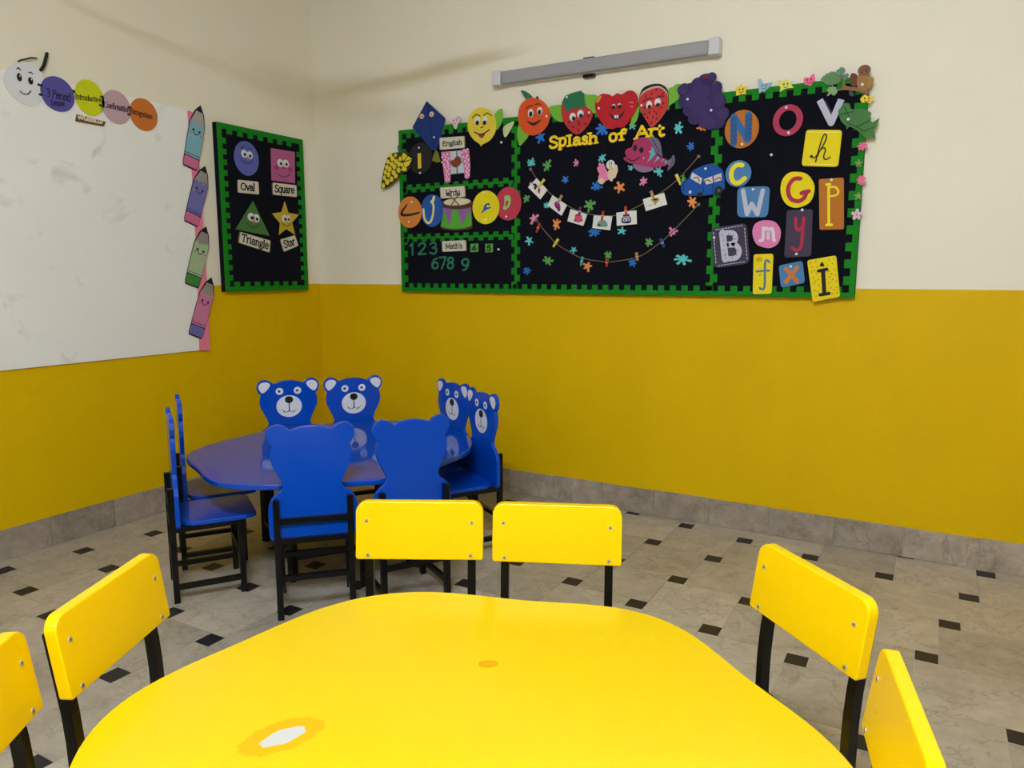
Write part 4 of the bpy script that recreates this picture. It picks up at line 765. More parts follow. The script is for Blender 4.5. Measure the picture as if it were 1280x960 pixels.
for cn, P, lab in (('yellow', [(1.6415,1.7254),(1.6805,1.7647)], 'yellow peg on the first picture card'), ('wooden', [(1.7593,1.6365),(1.7844,1.6766)], 'wooden peg on the second picture card'), ('purple', [(1.8846,1.5678),(1.8922,1.6121)], 'purple peg on the third picture card'),
                   ('red', [(2.013,1.5393),(2.0211,1.5866)], 'red peg on the igloo card'), ('red', [(2.1463,1.5582),(2.1412,1.6051)], 'red peg on the ink bottle card'), ('wooden', [(2.2891,1.6357),(2.273,1.6734)], 'wooden peg on the golden jug card'),
                   ('yellow', [(2.4228,1.6947),(2.3994,1.7458)], 'yellow peg near the blue car bonnet'), ('red', [(1.6342,1.4886),(1.6538,1.5361)], 'red peg at the left start of the lower string'), ('yellow', [(1.7358,1.4095),(1.7656,1.4509)], 'yellow peg on the lower string'),
                   ('teal', [(1.899,1.3086),(1.9087,1.3558)], 'teal peg on the lower string'), ('red', [(2.045,1.3024),(2.0472,1.345)], 'red peg at the lowest point of the lower string'), ('wooden', [(2.2131,1.3326),(2.2052,1.3744)], 'wooden peg on the right half of the lower string'), ('blue', [(2.3504,1.3973),(2.3286,1.4403)], 'blue peg near the right end of the lower string')):
    a, b = Vector(P[0]), Vector(P[1]); n = (b-a).normalized(); n = Vector((-n.y, n.x))*.0022
    pg = MB('B'); wv = n*2.2
    pg.prism([(a-wv).to_tuple(), (a+wv).to_tuple(), (b+n*3.4).to_tuple(), (b-n*3.4).to_tuple()], .0435, .0475)
    o = tag(pg.build('clothes_peg', paper('peg_'+cn, PEGC[cn])), lab, 'peg', 'little clothes pegs on the strings')
    m = a.lerp(b, .5); sp = MB('B'); sp.prism([(m-wv*1.6-(b-a)*.05).to_tuple(), (m+wv*1.6-(b-a)*.05).to_tuple(), (m+wv*1.6+(b-a)*.05).to_tuple(), (m-wv*1.6+(b-a)*.05).to_tuple()], .0440, .0486)
    sp.build('spring', STEEL, o)

# ================================================================ FISH, BIRD, CAR
c = Cut('fish_cutout', 'magenta fish with teal stripes and grey fins below the word Art', 'fish cutout', smooth([(2.1268,1.8345),(2.1254,1.8449),(2.14,1.849),(2.1299,1.8688),(2.1419,1.887),(2.1659,1.8912),(2.1764,1.9201),(2.1994,1.9324),(2.2324,1.9346),(2.2656,1.9192),(2.2842,1.8798),(2.3016,1.8421),(2.3387,1.8252),(2.3563,1.8089),(2.3409,1.7888),(2.2913,1.7856),(2.2614,1.7825),(2.2252,1.7951),(2.1804,1.81),(2.1521,1.8171)], 2), paper('fish_magenta', (168, 50, 96)), lay=.6)
GREYF = paper('fin_grey', (112, 104, 130))
c.on('dorsal_fin', smooth([(2.2517,1.9305),(2.287,1.9289),(2.3121,1.9027),(2.3228,1.8516),(2.3266,1.8337),(2.2957,1.8562),(2.2717,1.896)], 2), GREYF, -1); c.on('tail_fin', smooth([(2.3472,1.8095),(2.3698,1.822),(2.3808,1.8407),(2.3901,1.8155),(2.3835,1.7909),(2.3535,1.7653),(2.3592,1.7876)], 2), GREYF, -1)
c.on('belly', smooth([(2.1736,1.8095),(2.2252,1.7967),(2.2849,1.7814),(2.27,1.7692),(2.2261,1.7658),(2.1923,1.7804)], 2), paper('belly_mauve', (140, 110, 146)), .5)
c.on('stripe', [[(2.272,1.8884),(2.2921,1.8514),(2.271,1.8276),(2.2479,1.8115),(2.2635,1.8434)], [(2.3017,1.8391),(2.3144,1.829),(2.2969,1.8171),(2.281,1.803),(2.2935,1.8225)], [(2.3217,1.8204),(2.3356,1.823),(2.3275,1.8069)], [(2.339,1.8162),(2.3531,1.8091),(2.3407,1.7949)]], paper('fish_teal', (84, 178, 190)), .5)
c.on('eye', [ell((2.1839,1.8867,0.0112,0.0154), 14), ell((2.2176,1.8739,0.0111,0.0133), 14)], INK); c.line('mouth', [(2.1448,1.8383),(2.1732,1.8249),(2.202,1.8352),(2.2062,1.8421)], .005, INK); c.line('fin_ray', [[(2.2737,1.921),(2.3108,1.8576)], [(2.3644,1.7756),(2.3841,1.8219)]], .003, INK, -.2, sm=False)
c.on('freckle', [ell((2.2618,1.8623,0.0044,0.0041), 8), ell((2.2297,1.8342,0.0044,0.0041), 8)], paper('freckle', (220, 190, 200)))
c = Cut('bird_cutout', 'small pink and cream feathered bird cutout left of the fish', 'bird cutout', smooth([(1.9863,1.7558),(1.9949,1.7711),(1.9846,1.7877),(1.9807,1.8064),(1.9889,1.8085),(1.9908,1.8321),(2.0056,1.8206),(2.0155,1.8251),(2.0277,1.798),(2.0385,1.7815),(2.0475,1.7678),(2.048,1.7441),(2.0278,1.7363),(2.0094,1.7199),(1.988,1.7334),(1.9972,1.7445)], 2), paper('bird_pink', (226, 128, 168)), lay=.4)
c.on('wing', smooth([(2.0375,1.7727),(2.0567,1.7987),(2.07,1.7952),(2.0794,1.8128),(2.0898,1.8095),(2.0951,1.7795),(2.0879,1.7653),(2.0843,1.7498),(2.0711,1.7453),(2.0657,1.731),(2.051,1.7387)], 2), paper('bird_cream', (220, 196, 170)), 0); c.on('tail', smooth([(2.0277,1.7385),(2.0094,1.7199),(1.9868,1.7345),(1.9923,1.7501),(2.0099,1.7511)], 2), paper('bird_cream', (220, 196, 170)), .5)
c.on('head', ell((2.0552,1.8145,0.0231,0.0231), 20), WHITE, 1); c.on('beak', smooth([(2.0466,1.8088),(2.0645,1.8097),(2.0661,1.7918),(2.051,1.7949)], 3), paper('beak_yellow', (206, 190, 80)), 2); c.line('eye', [[(2.0503,1.8279),(2.0506,1.8148)], [(2.0607,1.8272),(2.0615,1.8151)]], .004, INK, 2, sm=False)
c = Cut('car_cutout', 'blue foam car cutout with white windows over the right divider', 'car cutout', smooth([(2.4259,1.6813),(2.4277,1.7028),(2.4509,1.7165),(2.4627,1.7208),(2.4684,1.7364),(2.4806,1.7565),(2.5236,1.7749),(2.5589,1.7823),(2.5946,1.7725),(2.6256,1.7461),(2.6363,1.6821),(2.6323,1.6578),(2.6095,1.6531),(2.5797,1.6408),(2.534,1.6372),(2.4875,1.6395),(2.4509,1.6423),(2.432,1.6573)], 2), paper('car_blue', (20, 80, 160)), lay=2.2)
WIN = paper('car_window', (206, 204, 206))
for q in ([(2.4793,1.7491),(2.5289,1.7178),(2.5217,1.6905),(2.4715,1.7212)], [(2.5352,1.7125),(2.5763,1.7257),(2.5806,1.694),(2.55,1.6879)], [(2.5834,1.7268),(2.618,1.7368),(2.6224,1.7044),(2.5876,1.6966)]): c.on('window', q, WIN)
c.line('driver', [[(2.4871,1.7203),(2.505,1.7242),(2.5161,1.7037)], [(2.5391,1.7048),(2.5568,1.7087),(2.5698,1.7006)], [(2.5912,1.7067),(2.6069,1.717),(2.6172,1.71)]], .006, paper('driver_brown', (150, 96, 66)), 1)
c.on('wheel', ell((2.6103,1.6575,0.0181,0.0207), 18), INK, 1); c.on('wheel', ell((2.521,1.6428,0.0134,0.011), 18), INK, 1); c.on('hub_cap', ell((2.6103,1.6575,0.0075,0.0089), 12), paper('hub_grey', (80, 84, 92)), 2)
c.on('headlight', ell((2.4723,1.6572,0.0073,0.0075), 12), WHITE, 1); c.line('body_line', [[(2.4535,1.7148),(2.4386,1.6932),(2.4397,1.663)], [(2.5321,1.6879),(2.5387,1.6479)], [(2.5817,1.6925),(2.582,1.6481)]], .003, paper('car_line', (8, 40, 96)), .3); c.tack((2.543,1.7623,0.0041,0.0039))

# ================================================================ ALPHABET CARDS
AG = 'alphabet letter cards of the right section'
def acard(label, poly, m, cat='letter card', lay=0, name='letter_card'): return Cut(name, label, cat, poly, m, lay=lay, th=.005, group=AG)
CB = paper('card_blue', (76, 126, 178)); CY = paper('card_yellow', (234, 212, 20)); CO = paper('card_ochre', (184, 112, 36)); LAV = paper('letter_lavender', (190, 190, 208)); DKP = paper('card_aubergine', (66, 56, 78)); CRI = paper('letter_crimson', (174, 44, 70))
c = acard('ochre disc with a ridged blue letter N', ell((2.702,1.9296,0.0777,0.0854), 40), CO, lay=.4)
c.line('letter', [[(2.6684,1.8682),(2.6632,1.9883),(2.731,1.8797),(2.7304,1.9906)]], .030, paper('letter_denim', (50, 104, 164)), 0, sm=False); c.line('ridge', [[(a[0]*(1-t)+b[0]*t-.014, a[1]*(1-t)+b[1]*t), (a[0]*(1-t)+b[0]*t+.014, a[1]*(1-t)+b[1]*t)] for a, b in (([(2.6683,1.8713),(2.6634,1.9837)][0], [(2.6683,1.8713),(2.6634,1.9837)][1]), ([(2.7347,1.8816),(2.7322,1.986)][0], [(2.7347,1.8816),(2.7322,1.986)][1])) for t in [k/11 for k in range(12)]], .004, paper('letter_navy', (34, 70, 120)), 1, sm=False); c.tack((2.7073,1.862,0.0031,0.003))
o_e = (2.9034,1.9501,0.0647,0.0682)
mb = MB('B'); n = 40; ins = (o_e[2]*.58, o_e[3]*.63); d = D0['B']; vs = []; fs = []
for rr in ((o_e[2], o_e[3]), ins):
    for dd in (d, d+.005): vs += [(o_e[0]+rr[0]*math.cos(2*math.pi*k/n), o_e[1]+rr[1]*math.sin(2*math.pi*k/n), dd) for k in range(n)]
for k in range(n):
    j = (k+1) % n; fs += [[k, j, n+j, n+k], [2*n+j, 2*n+k, 3*n+k, 3*n+j], [n+k, n+j, 3*n+j, 3*n+k], [j, k, 2*n+k, 2*n+j]]
mb.add(vs, fs); oo = tag(mb.build('foam_letter', paper('letter_rose', (172, 56, 86))), 'crimson foam ring letter O', 'letter', AG)
for e in ((2.894,2.0064,0.0029,0.0029), (2.9099,1.8954,0.0029,0.0029)):
    m2 = MB('B'); m2.prism(ell((e[0], e[1], .006, .006), 10), d+.004, d+.008); m2.build('pin', WHITE, oo)
mb = MB('B'); mb.stroke([(3.0332,2.0232),(3.086,1.9211),(3.1211,2.0165)], .027, d, d+.005, False); mb.stroke([(3.0721,1.9353),(3.0976,1.9328)], .02, d, d+.005, False)
oo = tag(mb.build('foam_letter', LAV), 'pale grey foam letter V near the top right corner', 'letter', AG)
m2 = MB('B'); m2.stroke([(3.0501,2.0171),(3.0847,1.9554)], .014, d-.004, d+.002, False); m2.build('letter_shade_layer', DKP, oo)
c = acard('yellow card with a black handwritten h', rounded([(2.9725,1.7467),(3.1253,1.7319),(3.133,1.887),(2.9847,1.9018)], .1), CY)
c.line('letter', [[(3.0146,1.7832),(3.0275,1.7793),(3.0482,1.8082),(3.0681,1.8498),(3.0696,1.8712),(3.0598,1.8735),(3.049,1.8442),(3.0368,1.7874),(3.0314,1.7601)], [(3.0359,1.7802),(3.0482,1.8082),(3.063,1.8179),(3.0692,1.8066),(3.0637,1.7817),(3.0686,1.7691),(3.0798,1.7683),(3.0904,1.7762)]], .0055, INK); c.on('letter_dot', ell((3.0124,1.7848,0.0064,0.0066), 10), INK); c.line('edge_stitch', [[(2.9878,1.7544),(3.1179,1.7411)], [(2.9931,1.8909),(3.1254,1.8777)]], .0018, paper('stitch_pale', (244, 236, 160)), sm=False)
c = acard('blue disc with a yellow letter C', ell((2.6963,1.7293,0.0591,0.0607), 36), CB, lay=1.8)
c.line('letter', [(2.7137,1.7659),(2.6892,1.7691),(2.6685,1.7493),(2.6653,1.7176),(2.6788,1.6909),(2.7035,1.688),(2.7271,1.7062)], .021, paper('letter_lemon', (240, 220, 44)))
c = acard('blue card with a pale letter W', rounded([(2.6982,1.5308),(2.8378,1.5258),(2.8413,1.6659),(2.6936,1.6687)], .18), CB)
c.line('letter', [(2.7204,1.6521),(2.7437,1.5429),(2.7628,1.5893),(2.7907,1.5411),(2.8096,1.6474)], .020, LAV, sm=False); c.tack((2.7665,1.655,0.003,0.003))
c = acard('yellow disc with a crimson letter G', smooth([(2.8876,1.6485),(2.894,1.6925),(2.9215,1.7202),(2.9607,1.7214),(3.0003,1.7079),(3.0292,1.6663),(3.0327,1.6298),(3.0209,1.5903),(2.9902,1.5697),(2.9513,1.564),(2.918,1.5802),(2.8968,1.6109)], 3), CY)
c.line('letter', [[(2.9715,1.6915),(2.9459,1.6916),(2.9256,1.6686),(2.9216,1.6356),(2.9362,1.6038),(2.9677,1.592),(2.9918,1.6056),(3.0004,1.63)], [(2.9793,1.6267),(2.9946,1.6318),(3.01,1.6339)]], .018, CRI)
c = acard('tall ochre card with a thin yellow letter P', rounded([(3.0646,1.462),(3.165,1.4621),(3.1515,1.6849),(3.0491,1.684)], .08), CO)
c.line('letter', [[(3.0912,1.6592),(3.1022,1.4835)], [(3.0925,1.4831),(3.1146,1.4832)], [(3.0823,1.659),(3.0974,1.6596)]], .011, paper('letter_lemon', (240, 220, 44)), sm=False); c.line('letter_bowl', [(3.094,1.6468),(3.1201,1.6454),(3.1328,1.6261),(3.1248,1.6107),(3.1004,1.6076)], .009, paper('letter_lemon', (240, 220, 44)), .45); c.tack((3.1018,1.6779,0.0027,0.0029))
c = acard('dark aubergine card with a stitched edge and speckled letter B', rounded([(2.5996,1.2917),(2.7671,1.3161),(2.7432,1.5039),(2.5775,1.4834)], .16), DKP, lay=.5)
Bq = [(2.6103,1.3044),(2.7552,1.3255),(2.7337,1.4927),(2.5891,1.4736)]
c.line('edge_stitch', [[(a[0]+(b[0]-a[0])*t, a[1]+(b[1]-a[1])*t), (a[0]+(b[0]-a[0])*(t+.055), a[1]+(b[1]-a[1])*(t+.055))] for a, b in zip(Bq, Bq[1:]+Bq[:1]) for t in [.06+.1*k for k in range(9)]], .0035, LAV, sm=False)
c.line('letter', [[(2.6341,1.4599),(2.6519,1.3357)]], .032, LAV, sm=False); c.line('letter_bowl', [[(2.6365,1.4583),(2.6812,1.4587),(2.6962,1.4358),(2.6856,1.4104),(2.6443,1.4049)], [(2.6476,1.4002),(2.6977,1.4008),(2.716,1.3725),(2.7033,1.3431),(2.6566,1.3372)]], .024, LAV, .45); 
c.on('speckle', [ell((a, b, .003, .003), 6) for a, b in [(2.6329,1.449),(2.6402,1.4254),(2.6444,1.4018),(2.6438,1.3783),(2.6524,1.3624),(2.6548,1.342),(2.6641,1.456),(2.6847,1.4477),(2.6934,1.4289),(2.6662,1.4076),(2.69,1.3978),(2.7081,1.3773),(2.7059,1.3555),(2.6847,1.3417),(2.6665,1.3998),(2.6495,1.3546)]], DKP, 1.6); c.tack((2.5952,1.4389,0.0032,0.0031))
c = acard('round pink card with a pale letter m', smooth([(2.7722,1.4517),(2.778,1.4913),(2.8035,1.5096),(2.837,1.5122),(2.8708,1.5035),(2.8944,1.4727),(2.8983,1.4387),(2.8883,1.405),(2.8581,1.3865),(2.8243,1.3894),(2.791,1.4068)], 3), paper('card_rose', (222, 128, 178)))
c.line('letter', [[(2.807,1.4203),(2.8203,1.4261),(2.82,1.4787)], [(2.8208,1.4611),(2.8342,1.4775),(2.8423,1.4651),(2.844,1.4302)], [(2.8425,1.4606),(2.8552,1.4754),(2.8647,1.463),(2.8697,1.422),(2.8743,1.4189)]], .013, paper('letter_mist', (222, 212, 224)))
c = acard('tall aubergine card with a crimson letter y', rounded([(2.9195,1.3409),(3.0359,1.3457),(3.0313,1.5555),(2.9201,1.5541)], .12), DKP)
c.line('letter', [[(2.9609,1.5184),(2.9645,1.4782),(2.9768,1.4629),(2.9916,1.4803)], [(2.9952,1.5172),(2.9937,1.4402),(2.9907,1.3918),(2.973,1.3734),(2.9521,1.3857)]], .014, CRI); c.tack((2.9869,1.5529,0.0029,0.003)); c.tack((2.9724,1.3569,0.0029,0.003))
c = acard('narrow yellow card with a slate blue letter f', rounded([(2.7869,1.1712),(2.8723,1.1754),(2.8713,1.3597),(2.7827,1.3577)], .14), CY, lay=.3)
c.line('letter', [[(2.8554,1.3201),(2.8445,1.3294),(2.8363,1.3126),(2.8396,1.2138),(2.8314,1.1951),(2.8175,1.2012)]], .010, paper('letter_slate', (92, 122, 150))); c.line('letter_bar', [(2.7994,1.2787),(2.8558,1.2825)], .009, paper('letter_slate', (92, 122, 150)), .5, sm=False); c.on('stain', [ell((2.8097,1.3335,0.0151,0.0123), 10), ell((2.8161,1.2617,0.0068,0.0046), 8)], paper('stain_ochre', (206, 170, 20)))
c = acard('small tilted blue card with an orange letter x', rounded([(2.9133,1.2029),(3.0162,1.2265),(2.9999,1.3266),(2.897,1.3046)], .14), CB, lay=.3)
c.line('letter', [[(2.9309,1.2907),(2.9819,1.2331)], [(2.9786,1.2951),(2.9326,1.2298)]], .019, paper('letter_tan', (196, 124, 66)), sm=False); c.tack((2.9515,1.3005,0.0029,0.003))
c = acard('large yellow dotted card with a bold black letter i', rounded([(3.0545,1.1401),(3.1679,1.166),(3.1404,1.3489),(3.0199,1.3279)], .1), CY, lay=.8)
c.line('letter', [[(3.0903,1.2813),(3.1019,1.177)]], .017, INK, sm=False); c.line('letter_serif', [[(3.0721,1.2799),(3.1053,1.2873)], [(3.0839,1.173),(3.1213,1.1802)]], .015, INK, .4, sm=False); c.on('letter_dot', smooth([(3.084,1.3185),(3.0929,1.3081),(3.0907,1.2992),(3.0765,1.3022),(3.0761,1.3096)], 3), INK)
c.on('dot', [ell((a, b, .0038, .0038), 8) for a, b in [(3.0361,1.3166),(3.0572,1.3202),(3.1125,1.3308),(3.1317,1.3343),(3.0443,1.2979),(3.0655,1.2978),(3.1071,1.305),(3.1274,1.3123),(3.042,1.2754),(3.0636,1.268),(3.1155,1.2791),(3.1393,1.2864),(3.0506,1.2492),(3.0722,1.2418),(3.1205,1.2531),(3.1429,1.2606),(3.057,1.223),(3.0758,1.2156),(3.1186,1.2271),(3.1493,1.2347),(3.0608,1.193),(3.0754,1.1856),(3.1282,1.2049),(3.1508,1.2088),(3.0673,1.1667),(3.1353,1.1789),(3.1558,1.1829),(3.0537,1.2814),(3.1266,1.268),(3.062,1.2343),(3.133,1.2421),(3.1413,1.1954)]], paper('dot_orange', (206, 150, 20)))

# ================================================================ BUTTERFLIES, FLOWERS, OWL, LEAF ON THE EDGE
EG = 'paper butterflies and flowers on the board edge'
def butterfly(label, poly, m, e, lay=.5):
    c = Cut('paper_butterfly', label, 'butterfly', smooth(poly, 2), m, lay=lay, group=EG)
    c.on('eye', [ell((e[0]-.008, e[1]+.004, .003, .004), 8), ell((e[0]+.008, e[1]+.004, .003, .004), 8)], INK); c.line('smile', [(e[0]-.010, e[1]-.006), (e[0], e[1]-.011), (e[0]+.010, e[1]-.005)], .002, INK)
BYE = paper('butterfly_yellow', (236, 206, 62))
butterfly('yellow paper butterfly just right of the grapes', [(2.6683,2.1181),(2.6819,2.1225),(2.689,2.1327),(2.6973,2.1169),(2.7201,2.1165),(2.712,2.0952),(2.7141,2.0831),(2.6927,2.0855),(2.6722,2.0804),(2.6692,2.0979)], BYE, (2.6919,2.1027,0.0038,0.0037))
butterfly('pale blue paper butterfly on the top border', [(2.7686,2.1233),(2.7654,2.142),(2.7788,2.1419),(2.791,2.1207),(2.8277,2.1214),(2.8141,2.0997),(2.8034,2.0936),(2.7965,2.0834),(2.7851,2.0884),(2.7728,2.081),(2.7702,2.1048)], paper('butterfly_blue', (150, 184, 204)), (2.7931,2.108,0.0037,0.0037))
butterfly('pale yellow star-shaped paper butterfly on the top border', [(2.8528,2.13),(2.8751,2.1201),(2.8831,2.1321),(2.8954,2.1177),(2.9148,2.1168),(2.9106,2.1015),(2.9228,2.0871),(2.8983,2.0885),(2.8805,2.0848),(2.8629,2.0759),(2.8656,2.0937),(2.8553,2.1094)], paper('butterfly_lemon', (226, 222, 110)), (2.8875,2.1027,0.0036,0.0036))
butterfly('pink paper butterfly left of the owl branch', [(2.962,2.1218),(2.9745,2.1253),(2.9851,2.1225),(2.9963,2.1353),(3.0055,2.1328),(3.0091,2.1054),(2.9983,2.0997),(2.9942,2.0859),(2.9834,2.0907),(2.9653,2.1)], paper('butterfly_pink', (238, 110, 150)), (2.9858,2.1097,0.0035,0.0036))
butterfly('yellow paper butterfly under the owl at the board corner', [(3.1962,2.0103),(3.207,2.0198),(3.2147,2.0253),(3.2253,2.0177),(3.2497,2.0142),(3.2413,2.0011),(3.2354,1.9868),(3.2228,1.9933),(3.2046,1.9935)], BYE, (3.2221,2.0053,0.002,0.0021))
def flower(label, e, m, n, lay=.8):
    P = []
    for k in range(n):
        a = 2*math.pi*k/n+.3
        for da, rr in ((-math.pi/n, .5), (-.25, .95), (.25, .95)): P.append((e[0]+e[2]*rr*math.cos(a+da), e[1]+e[3]*rr*math.sin(a+da)))
    c = Cut('paper_flower', label, 'paper flower', smooth(P, 2), m, lay=lay, group=EG); c.on('flower_centre', ell((e[0], e[1], e[2]*.22, e[3]*.22), 10), paper('flower_eye', (196, 150, 120)))
HP = paper('hot_pink_foam', (240, 110, 156)); SG = paper('sage_foam', (110, 150, 80))
flower('hot pink paper flower highest on the right border below the big leaf', (3.2181,1.8119,0.0213,0.0184), HP, 7); flower('sage green paper flower between the two hot pink ones', (3.2072,1.7413,0.0161,0.0171), SG, 5)
flower('hot pink paper flower lower on the right border', (3.2224,1.6699,0.0188,0.0215), HP, 7); flower('sage green paper flower below both hot pink ones', (3.2147,1.6027,0.0186,0.0178), SG, 5); flower('pale pink paper flower lowest on the right border', (3.2137,1.5237,0.024,0.0258), paper('pale_pink_foam', (226, 190, 206)), 5)
BR = paper('branch_brown', (138, 98, 70))
c = Cut('owl_cutout', 'brown owl on a leafy branch cutout over the top right board corner', 'owl cutout', smooth([(3.0969,2.0515),(3.1219,2.0672),(3.121,2.1155),(3.1281,2.1146),(3.1349,2.0717),(3.1842,2.0587),(3.2279,2.0396),(3.2263,2.021),(3.1936,2.0375),(3.1519,2.0495),(3.1226,2.055)], 2), BR, lay=.6)
c.on('leaf', jag([(3.0311,2.1083),(3.0431,2.1216),(3.0657,2.1331),(3.0844,2.136),(3.1061,2.1216),(3.1162,2.1053),(3.1131,2.0885),(3.0927,2.0801),(3.0667,2.0797),(3.0469,2.092)]), paper('owl_leaf_green', (96, 136, 88)), .2); c.on('leaf', jag([(3.092,2.1354),(3.1048,2.1441),(3.1176,2.1511),(3.1328,2.132),(3.1208,2.1198),(3.1018,2.1239)]), paper('owl_leaf_teal', (96, 140, 122)), .5)
c.on('leaf', jag([(3.0591,2.0645),(3.0837,2.0768),(3.1067,2.0569),(3.0954,2.0343),(3.0773,2.0428),(3.0609,2.0333),(3.0675,2.0505)]), paper('owl_leaf_pale', (136, 164, 124)), .2); c.on('leaf', jag([(3.1245,2.1065),(3.1359,2.1231),(3.1461,2.1167),(3.1425,2.1021),(3.1286,2.0931)]), paper('owl_leaf_teal', (96, 140, 122)), .5); c.on('leaf', jag([(3.1304,2.0972),(3.149,2.0971),(3.1535,2.0772),(3.1368,2.0814)]), GREEN, .3); c.on('leaf', jag([(3.15,2.0476),(3.1624,2.0462),(3.172,2.0236),(3.1532,2.0279)]), paper('owl_leaf_blue', (60, 90, 96)), .3)
c.on('wing', smooth([(3.1496,2.1013),(3.1591,2.1202),(3.1822,2.1037),(3.1887,2.0645),(3.1556,2.0706)], 2), paper('owl_dark', (106, 66, 50)), 1); c.on('body', smooth([(3.1819,2.108),(3.2145,2.1039),(3.2323,2.0785),(3.2227,2.0393),(3.1843,2.0557)], 3), paper('owl_tan', (158, 118, 70)), 1.4); c.on('wing', smooth([(3.2184,2.0941),(3.2353,2.0938),(3.2463,2.0853),(3.2413,2.0626),(3.2282,2.0535)], 2), paper('owl_gold', (166, 124, 66)), 1.8)
h = c.on('head', ell((3.2052,2.1246,0.0252,0.0222), 20), paper('owl_brown', (132, 84, 62)), 2.2); c.on('eye', [ell((3.1947,2.1174,0.0033,0.0034), 8), ell((3.2134,2.1218,0.0032,0.0034), 8)], INK, 3.4, parent=h); c.on('beak', [(3.2029,2.116),(3.2081,2.1166),(3.207,2.1083)], paper('owl_gold', (166, 124, 66)), 3.4, parent=h); c.tack((3.2015,2.0673,0.002,0.0021))
c = Cut('big_leaf_cutout', 'big jagged green foam leaf hanging over the right border', 'leaf cutout', [(3.111,1.9696),(3.1266,1.9888),(3.1343,1.9997),(3.1552,1.9953),(3.1616,1.9731),(3.1776,1.9662),(3.1979,1.9693),(3.2228,1.9625),(3.2448,1.9465),(3.2367,1.9216),(3.2514,1.9074),(3.2776,1.9237),(3.2678,1.8896),(3.2588,1.8732),(3.2682,1.8337),(3.2503,1.8482),(3.2386,1.8414),(3.2218,1.8506),(3.2043,1.8686),(3.1825,1.8888),(3.1612,1.8985),(3.1503,1.8865),(3.1486,1.9006),(3.1264,1.9236),(3.1166,1.9472)], paper('big_leaf_green', (72, 122, 66)), lay=1.0)
c.line('vein', [[(3.1352,1.9845),(3.1517,1.9524),(3.1556,1.9217)], [(3.1163,1.9516),(3.1493,1.957),(3.174,1.9588)], [(3.152,1.9133),(3.1861,1.8971),(3.2204,1.8724)], [(3.1863,1.8927),(3.2261,1.9106),(3.2415,1.922)], [(3.2204,1.8724),(3.244,1.8832),(3.26,1.886)]], .003, paper('vein_dark', (34, 66, 34))); c.tack((3.1551,1.9295,0.0025,0.0026))
for k, e in enumerate(((2.8383,1.8059,0.003,0.003), (1.4073,1.9795,0.0032,0.0026), (1.3878,1.4024,0.0035,0.0029))):
    mb = MB('B'); mb.prism(ell((e[0], e[1], .006, .006), 10), BD, BD+.006); o = mb.build('push_pin', WHITE)
    tag(o, ('white push pin alone in the middle of the alphabet section', 'white push pin in the empty right part of the English section', 'white push pin right of the number 5 card')[k], 'push pin', 'loose push pins')

# ================================================================ LEFT BOARD: SHAPES
SHG = 'smiling paper shapes'
def sface(c, e1, e2, mouth, k=.42):
    for e in (e1, e2):
        o = c.on('eye', ell(e, 18), WHITE, 1); c.on('pupil', ell((e[0]+e[2]*.15, e[1]-e[3]*.2, e[2]*k, e[3]*k), 12), BLACKP, 2.3, parent=o)
    c.line('smile', mouth, .004, paper('smile_dark', (60, 44, 60)), 1)
c = Cut('oval_face', 'periwinkle blue oval with a smiling face', 'shape cutout', ell((-0.5951,1.9203,0.0878,0.0955), 40), paper('oval_blue', (92, 100, 176)), 'L', group=SHG)
sface(c, (-0.6129,1.9444,0.0213,0.0216), (-0.5743,1.941,0.0216,0.0218), [(-0.6354,1.9079),(-0.6089,1.8934),(-0.5811,1.8933),(-0.5565,1.9108)]); c.on('nose', ell((-0.5903,1.9231,0.0131,0.0101), 12), paper('oval_nose', (150, 130, 190)), 1); c.line('brow', [[(-0.6312,1.9725),(-0.6121,1.9858)], [(-0.5802,1.9797),(-0.5569,1.9794)]], .004, INK, 1, sm=False)
c = Cut('square_face', 'dusky pink square with a smiling face', 'shape cutout', [(-0.4149,1.8176),(-0.2284,1.8187),(-0.2199,2.0075),(-0.4106,2.0036)], paper('square_pink', (178, 92, 140)), 'L', group=SHG)
sface(c, (-0.3427,1.9267,0.0247,0.0228), (-0.2992,1.9283,0.0251,0.023), [(-0.367,1.8597),(-0.3391,1.8477),(-0.2974,1.8522),(-0.2701,1.8706)]); c.on('cheek', [ell((-0.375,1.8964,0.0183,0.0151), 12), ell((-0.2634,1.8967,0.017,0.0155), 12)], paper('cheek_pink', (160, 62, 112)), .5); c.on('nose', ell((-0.3155,1.8982,0.0094,0.0077), 10), paper('cheek_pink', (160, 62, 112)), 1)
c = Cut('triangle_face', 'green triangle with a smiling face', 'shape cutout', [(-0.6993,1.5172),(-0.4498,1.4898),(-0.5643,1.6842)], paper('triangle_green', (70, 118, 52)), 'L', group=SHG)
sface(c, (-0.5853,1.5923,0.0256,0.0236), (-0.5475,1.5874,0.0231,0.0238), [(-0.6212,1.5593),(-0.5899,1.5354),(-0.5517,1.5374),(-0.5265,1.5537)]); c.on('nose', ell((-0.5679,1.5684,0.0124,0.0096), 12), paper('nose_peach', (190, 140, 110)), 1.5)
c = Cut('star_face', 'yellow five-pointed star with a smiling face', 'shape cutout', [(-0.3187,1.7022),(-0.2941,1.6369),(-0.2065,1.6311),(-0.2655,1.5802),(-0.245,1.5066),(-0.3156,1.5385),(-0.375,1.5008),(-0.3637,1.5706),(-0.4236,1.624),(-0.3484,1.6369)], paper('star_yellow', (198, 168, 40)), 'L', group=SHG)
sface(c, (-0.3278,1.5998,0.023,0.0217), (-0.2973,1.6002,0.0191,0.0203), [(-0.3502,1.5714),(-0.325,1.5574),(-0.2986,1.5588),(-0.2766,1.5733)])
SN = 'shape name cards'
